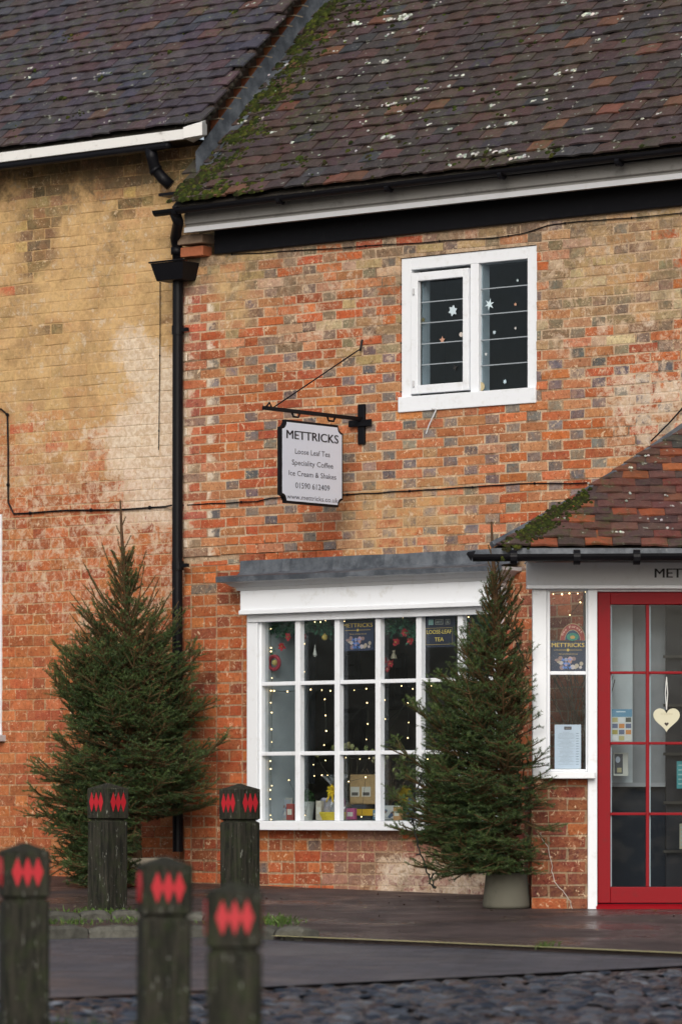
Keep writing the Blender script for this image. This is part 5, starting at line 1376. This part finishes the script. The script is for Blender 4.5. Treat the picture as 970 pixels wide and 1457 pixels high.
# display items
def on(x, v=-.22): p = W(x, 0, v); return Vector((p.x, p.y, SH))
c = on(384, -.2); mb = MB(); mb.lathe(c, [(0, 0), (.022, 0), (.023, .09), (.01, .12), (.009, .14), (0, .14)], 12, (.035, .018, .015)); mb.lathe(c+ZV*.045, [(.0235, 0), (.0238, .04)], 12, (.5, .42, .35))
tag(obj('bottle', mb, M['shiny'], smooth=False), 'small dark bottle with pale label at the left end of the display', 'bottle')
def leaner(name, x, w_, h_, label, cat, bgc, art=None, v=-.2, frame=None):
    c = on(x, v); t = thing(name, c, label, cat); mb = MB(); ey_ = Vector((0, .2, .98)).normalized(); en_ = ex.cross(ey_)
    if frame:
        mb.fbox((c, ex, ey_, en_), (-w_/2, 0, -.012), (w_/2, h_, 0), frame); o = obj('frame', mb, M['col'], t, bevel=.003)
        mb = MB(); mb.fbox((c, ex, ey_, en_), (-w_/2+.016, .016, .0005), (w_/2-.016, h_-.016, .002), bgc)
        if art: art(mb, c+ey_*h_/2+en_*.003, ex, ey_, w_, h_, en_)
        obj('print', mb, M['flat'], o)
    else:
        mb.fbox((c, ex, ey_, en_), (-w_/2, 0, -.004), (w_/2, h_, 0), bgc); o = obj('card', mb, M['flat'], t)
        if art: mb = MB(); art(mb, c+ey_*h_/2+en_*.001, ex, ey_, w_, h_, en_); obj('print', mb, M['flat'], o)
    return t
def art_ph(mb, O, e1, e2, w_, h_, n_):
    rr = random.Random(w_)
    for k in range(9): disc(mb, O+e1*w_*rr.uniform(-.3, .3)+e2*h_*rr.uniform(-.3, .15)+n_*k*.0002, e1, e2, w_*rr.uniform(.05, .12), h_*rr.uniform(.05, .12), rr.choice([(.35, .3, .2), (.1, .14, .22), (.5, .5, .48), (.2, .1, .08)]))
leaner('standing_photo', 400, .15, .155, 'grey framed photograph left of the potted herb', 'photo frame', (.30, .34, .38), art_ph, frame=(.38, .38, .36))
c = on(436, -.2); t = thing('potted_herb', c, 'leafy green herb in a white printed pot on the display shelf', 'potted plant'); mb = MB()
mb.lathe(c, [(0, 0), (.040, 0), (.056, .125), (.05, .125), (.0, .115)], 18, (.60, .63, .60)); pt = obj('pot', mb, M['col'], t, smooth=False)
mb = MB()
for k, s in enumerate(('Have your', 'cake and', 'eat it')): text_into(mb, s, c+ZV*(.085-.026*k)+Vector((.012, -.0535+.005*k, 0)), Vector((.98, -.0, 0)), ZV, .05, .012, (.08, .08, .08), .01, .001)
obj('pot_lettering', mb, M['flat'], pt)
mb = MB(); rr = random.Random(2)
for k in range(260):
    d = Vector((rr.gauss(0, 1), rr.gauss(0, 1), abs(rr.gauss(0, 1)))).normalized(); p = c+ZV*.12+Vector((d.x*.065, d.y*.06, d.z*.085))*rr.uniform(.5, 1); a = Vector((rr.gauss(0, 1), rr.gauss(0, 1), rr.gauss(0, 1))).normalized()*.013; b_ = a.cross(d)*.7
    mb.add([p-a, p-b_, p+a, p+b_], [(0, 1, 2, 3)], jit((.035, .10, .025), .4))
for k in range(24):
    d = Vector((rr.gauss(0, .5), rr.gauss(0, .5), 1)).normalized(); mb.tube([c+ZV*.11, c+ZV*.11+d*.08], .0015, 4, (.04, .08, .02))
obj('foliage', mb, M['col'], t)
# gift basket in cellophane
c = on(478, -.24); t = thing('gift_hamper', c, 'cellophane wrapped gift hamper with a yellow bow in the shop window', 'gift basket')
mb = MB(); mb.lathe(c, [(0, 0), (.10, 0), (.12, .05), (.115, .055), (0, .05)], 18, (.72, .55, .05)); obj('basket', mb, M['col'], t)
rr = random.Random(4)
for k in range(9):
    mb = MB(); p = c+Vector((rr.uniform(-.08, .08), rr.uniform(-.05, .03), .05)); cc = rr.choice([(.55, .55, .6), (.5, .12, .28), (.7, .6, .1), (.45, .42, .5), (.3, .3, .4)])
    mb.lathe(p, [(0, 0), (.02, 0), (.022, rr.uniform(.05, .09)), (.012, .1), (0, .1)], 10, cc); obj('gift', mb, M['shiny'], t)
mb = MB()
vs = []; n = 22; prof = [(.13, .0), (.14, .03), (.13, .09), (.085, .14), (.035, .18), (.018, .20), (.05, .25), (.10, .30)]
for i, (r_, z) in enumerate(prof):
    for k in range(n): g = 2*math.pi*k/n; q = r_*(1+.12*math.sin(k*5+i)*(1 if i > 0 else 0)); vs.append(c+Vector((math.cos(g)*q, math.sin(g)*q*.7, z+.012*math.sin(k*3.1)*(i > 5))))
mb.add(vs, [(i*n+k, i*n+(k+1) % n, (i+1)*n+(k+1) % n, (i+1)*n+k) for i in range(len(prof)-1) for k in range(n)]); obj('cellophane', mb, M['cello'], t)
mb = MB()
for k in range(8):
    a = k*.785; d = Vector((math.cos(a), -.35, math.sin(a)*.8)).normalized(); p = c+ZV*.195+Vector((0, -.03, 0)); s_ = d.cross(nY).normalized()*.018
    mb.add([p, p+d*.028+s_, p+d*.052, p+d*.028-s_, p+d*.03+nY*.02], [(0, 1, 4), (1, 2, 4), (2, 3, 4), (3, 0, 4)], jit((.75, .50, .02), .2))
for s_ in (-1, 1): mb.add([c+Vector((0, -.05, .19)), c+Vector((.02*s_, -.07, .12)), c+Vector((.035*s_, -.07, .12)), c+Vector((.012*s_, -.05, .19))], [(0, 1, 2, 3)], (.7, .45, .02))
obj('bow', mb, M['col'], t)
mb = MB(); c = on(515, -.26); mb.box(c.x-.12, c.x+.10, c.y-.04, c.y+.04, SH, SH+.03, (.04, .045, .055)); mb.box(c.x-.07, c.x+.13, c.y-.035, c.y+.03, SH+.0305, SH+.075, (.62, .38, .03)); mb.box(c.x-.06, c.x+.06, c.y-.04, c.y+.0305, SH+.0755, SH+.105, (.06, .065, .08))
tag(obj('gift_box', mb, M['flat'], bevel=.003), 'low stack of yellow and navy boxes under the brown tea pack', 'box')
c = on(519, -.26); t = thing('tea_pack', c+ZV*.106, 'upright brown card tea pack with two white labels', 'box'); mb = MB()
mb.fbox((c+ZV*.106, ex, Vector((0, 1, 0)), ZV), (-.11, -.03, 0), (.12, .03, .20), (.46, .31, .15)); o = obj('pack', mb, M['col'], t, bevel=.012)
mb = MB()
for a in (-.06, .035): rectm(mb, c+ZV*.19+Vector((a, -.0315, 0)), ex, ZV, .075, .065, (.6, .58, .52)); rectm(mb, c+ZV*.175+Vector((a, -.032, 0)), ex, ZV, .055, .022, (.1, .09, .08))
obj('pack_label', mb, M['flat'], o)
leaner('photo_card', 553, .17, .10, 'wide white card printed with small photographs on the shelf', 'card', (.6, .6, .58), art_ph, v=-.15)
leaner('display_board', 586, .11, .155, 'small navy board leaning at the right of the display', 'board', (.07, .10, .16), lambda mb, O, e1, e2, w_, h_, n_: rectm(mb, O+e2*h_*.15, e1, e2, w_*.45, h_*.35, (.4, .42, .45)), v=-.16)
c = on(553, -.34); t = thing('twig_arrangement', c, 'tall dried twig arrangement in a pot behind the photo card', 'dried flowers'); mb = MB(); mb.lathe(c, [(0, 0), (.04, 0), (.05, .09), (0, .085)], 14, (.10, .07, .05)); obj('pot', mb, M['col'], t)
mb = MB(); rr = random.Random(8)
for k in range(26):
    p = c+ZV*.08; d = Vector((rr.gauss(0, .28), rr.gauss(0, .15), 1)).normalized(); q = [p]
    for j in range(6): d = (d+Vector((rr.gauss(0, .15), rr.gauss(0, .1), 0))).normalized(); q.append(q[-1]+d*rr.uniform(.04, .075))
    mb.tube(q, .003, 4, jit((.10, .07, .045), .3))
    if k % 4 == 0: mb.ball(q[-1], .014, 6, 4, jit((.38, .36, .2), .3))
mb.ball(c+Vector((-.02, -.05, .145)), .022, 10, 6, (.55, .55, .58)); obj('twigs', mb, M['col'], t)
c = on(573, -.3); t = thing('green_plant', c, 'low green leafy plant between the photo card and navy board', 'plant'); mb = MB()
for k in range(160):
    d = Vector((rr.gauss(0, 1), rr.gauss(0, 1), abs(rr.gauss(0, 1)))).normalized(); p = c+Vector((d.x*.07, d.y*.05, .03+d.z*.10))*rr.uniform(.6, 1); a = Vector((rr.gauss(0, 1), rr.gauss(0, 1), rr.gauss(0, 1))).normalized()*.018; b_ = a.cross(d)*.6
    mb.add([p-a, p-b_, p+a, p+b_], [(0, 1, 2, 3)], jit((.04, .10, .035), .4))
mb.lathe(c, [(0, 0), (.035, 0), (.04, .05), (0, .05)], 10, (.12, .1, .08)); obj('foliage', mb, M['col'], t)
c = on(497, -.8); mb = MB(); rr = random.Random(12)
for k in range(14):
    q = [c+ZV*.1]; d = Vector((rr.gauss(0, .3), 0, 1)).normalized()
    for j in range(7): d = (d+Vector((rr.gauss(0, .2), rr.gauss(0, .1), 0))).normalized(); q.append(q[-1]+d*.06)
    mb.tube(q, .0025, 4, (.08, .07, .04)); mb.ball(q[-1], .016, 6, 4, jit((.35, .38, .16), .3), (1, 1, 1.3))
mb.lathe(c, [(0, 0), (.04, 0), (.05, .06), (.03, .12), (0, .12)], 12, (.1, .1, .1))
tag(obj('bud_vase', mb, M['col']), 'vase of budding branches deeper inside behind the gift hamper', 'vase')
mb = MB(); c = on(574, -.5)
mb.add([c+Vector(p) for p in ((-.05, 0, .05), (.05, 0, .05), (.06, .0, .2), (.0, 0, .24), (-.06, 0, .2), (-.045, .04, .05), (.045, .04, .05), (.05, .04, .2), (0, .04, .23), (-.05, .04, .2))], [(4, 3, 2, 1, 0), (5, 6, 7, 8, 9), (0, 1, 6, 5), (1, 2, 7, 6), (2, 3, 8, 7), (3, 4, 9, 8), (4, 0, 5, 9)], (.40, .28, .02))
tag(obj('mustard_bag', mb, M['col'], bevel=.01), 'mustard yellow gift bag behind the low green plant', 'bag')
for (x, v_, w_, h_, cc, lab) in ((414, -.16, .06, .11, (.34, .08, .07), 'small red gift packet beside the grey framed photograph'), (455, -.16, .05, .13, (.55, .5, .42), 'cream gift packet between the potted herb and the hamper'),
        (500, -.14, .07, .08, (.45, .10, .22), 'pink gift packet in front of the hamper'), (536, -.14, .05, .07, (.12, .22, .30), 'small teal gift packet by the brown tea pack'), (566, -.12, .06, .09, (.50, .28, .12), 'orange gift packet beside the photo card')):
    c = on(x, v_); t = thing('gift_packet', c, lab, 'packet', 'gift packets on the display shelf'); mb = MB()
    mb.box(c.x-w_/2, c.x+w_/2, c.y-.015, c.y+.015, SH, SH+h_, cc); o = obj('packet', mb, M['col'], t, bevel=.004)
    mb = MB(); rectm(mb, c+Vector((0, -.0165, h_*.5)), ex, ZV, w_*.65, h_*.35, (.6, .58, .5)); obj('packet_label', mb, M['flat'], o)
# twig wreath behind narrow side window
mb = MB(); rr = random.Random(21)
for k in range(34):
    q = [Pd(rr.uniform(808, 830), 1085, DF+.22)]; d = Vector((0, 0, 1))
    for j in range(9): d = (d+RV*rr.gauss(0, .22)+FV*rr.gauss(0, .08)+ZV*.1).normalized(); q.append(q[-1]+d*.065)
    mb.tube(q, .0028, 4, jit((.05, .035, .025), .3))
tag(obj('twig_bundle', mb, M['col']), 'bundle of dark bare twigs standing inside the narrow window by the red door', 'twigs')
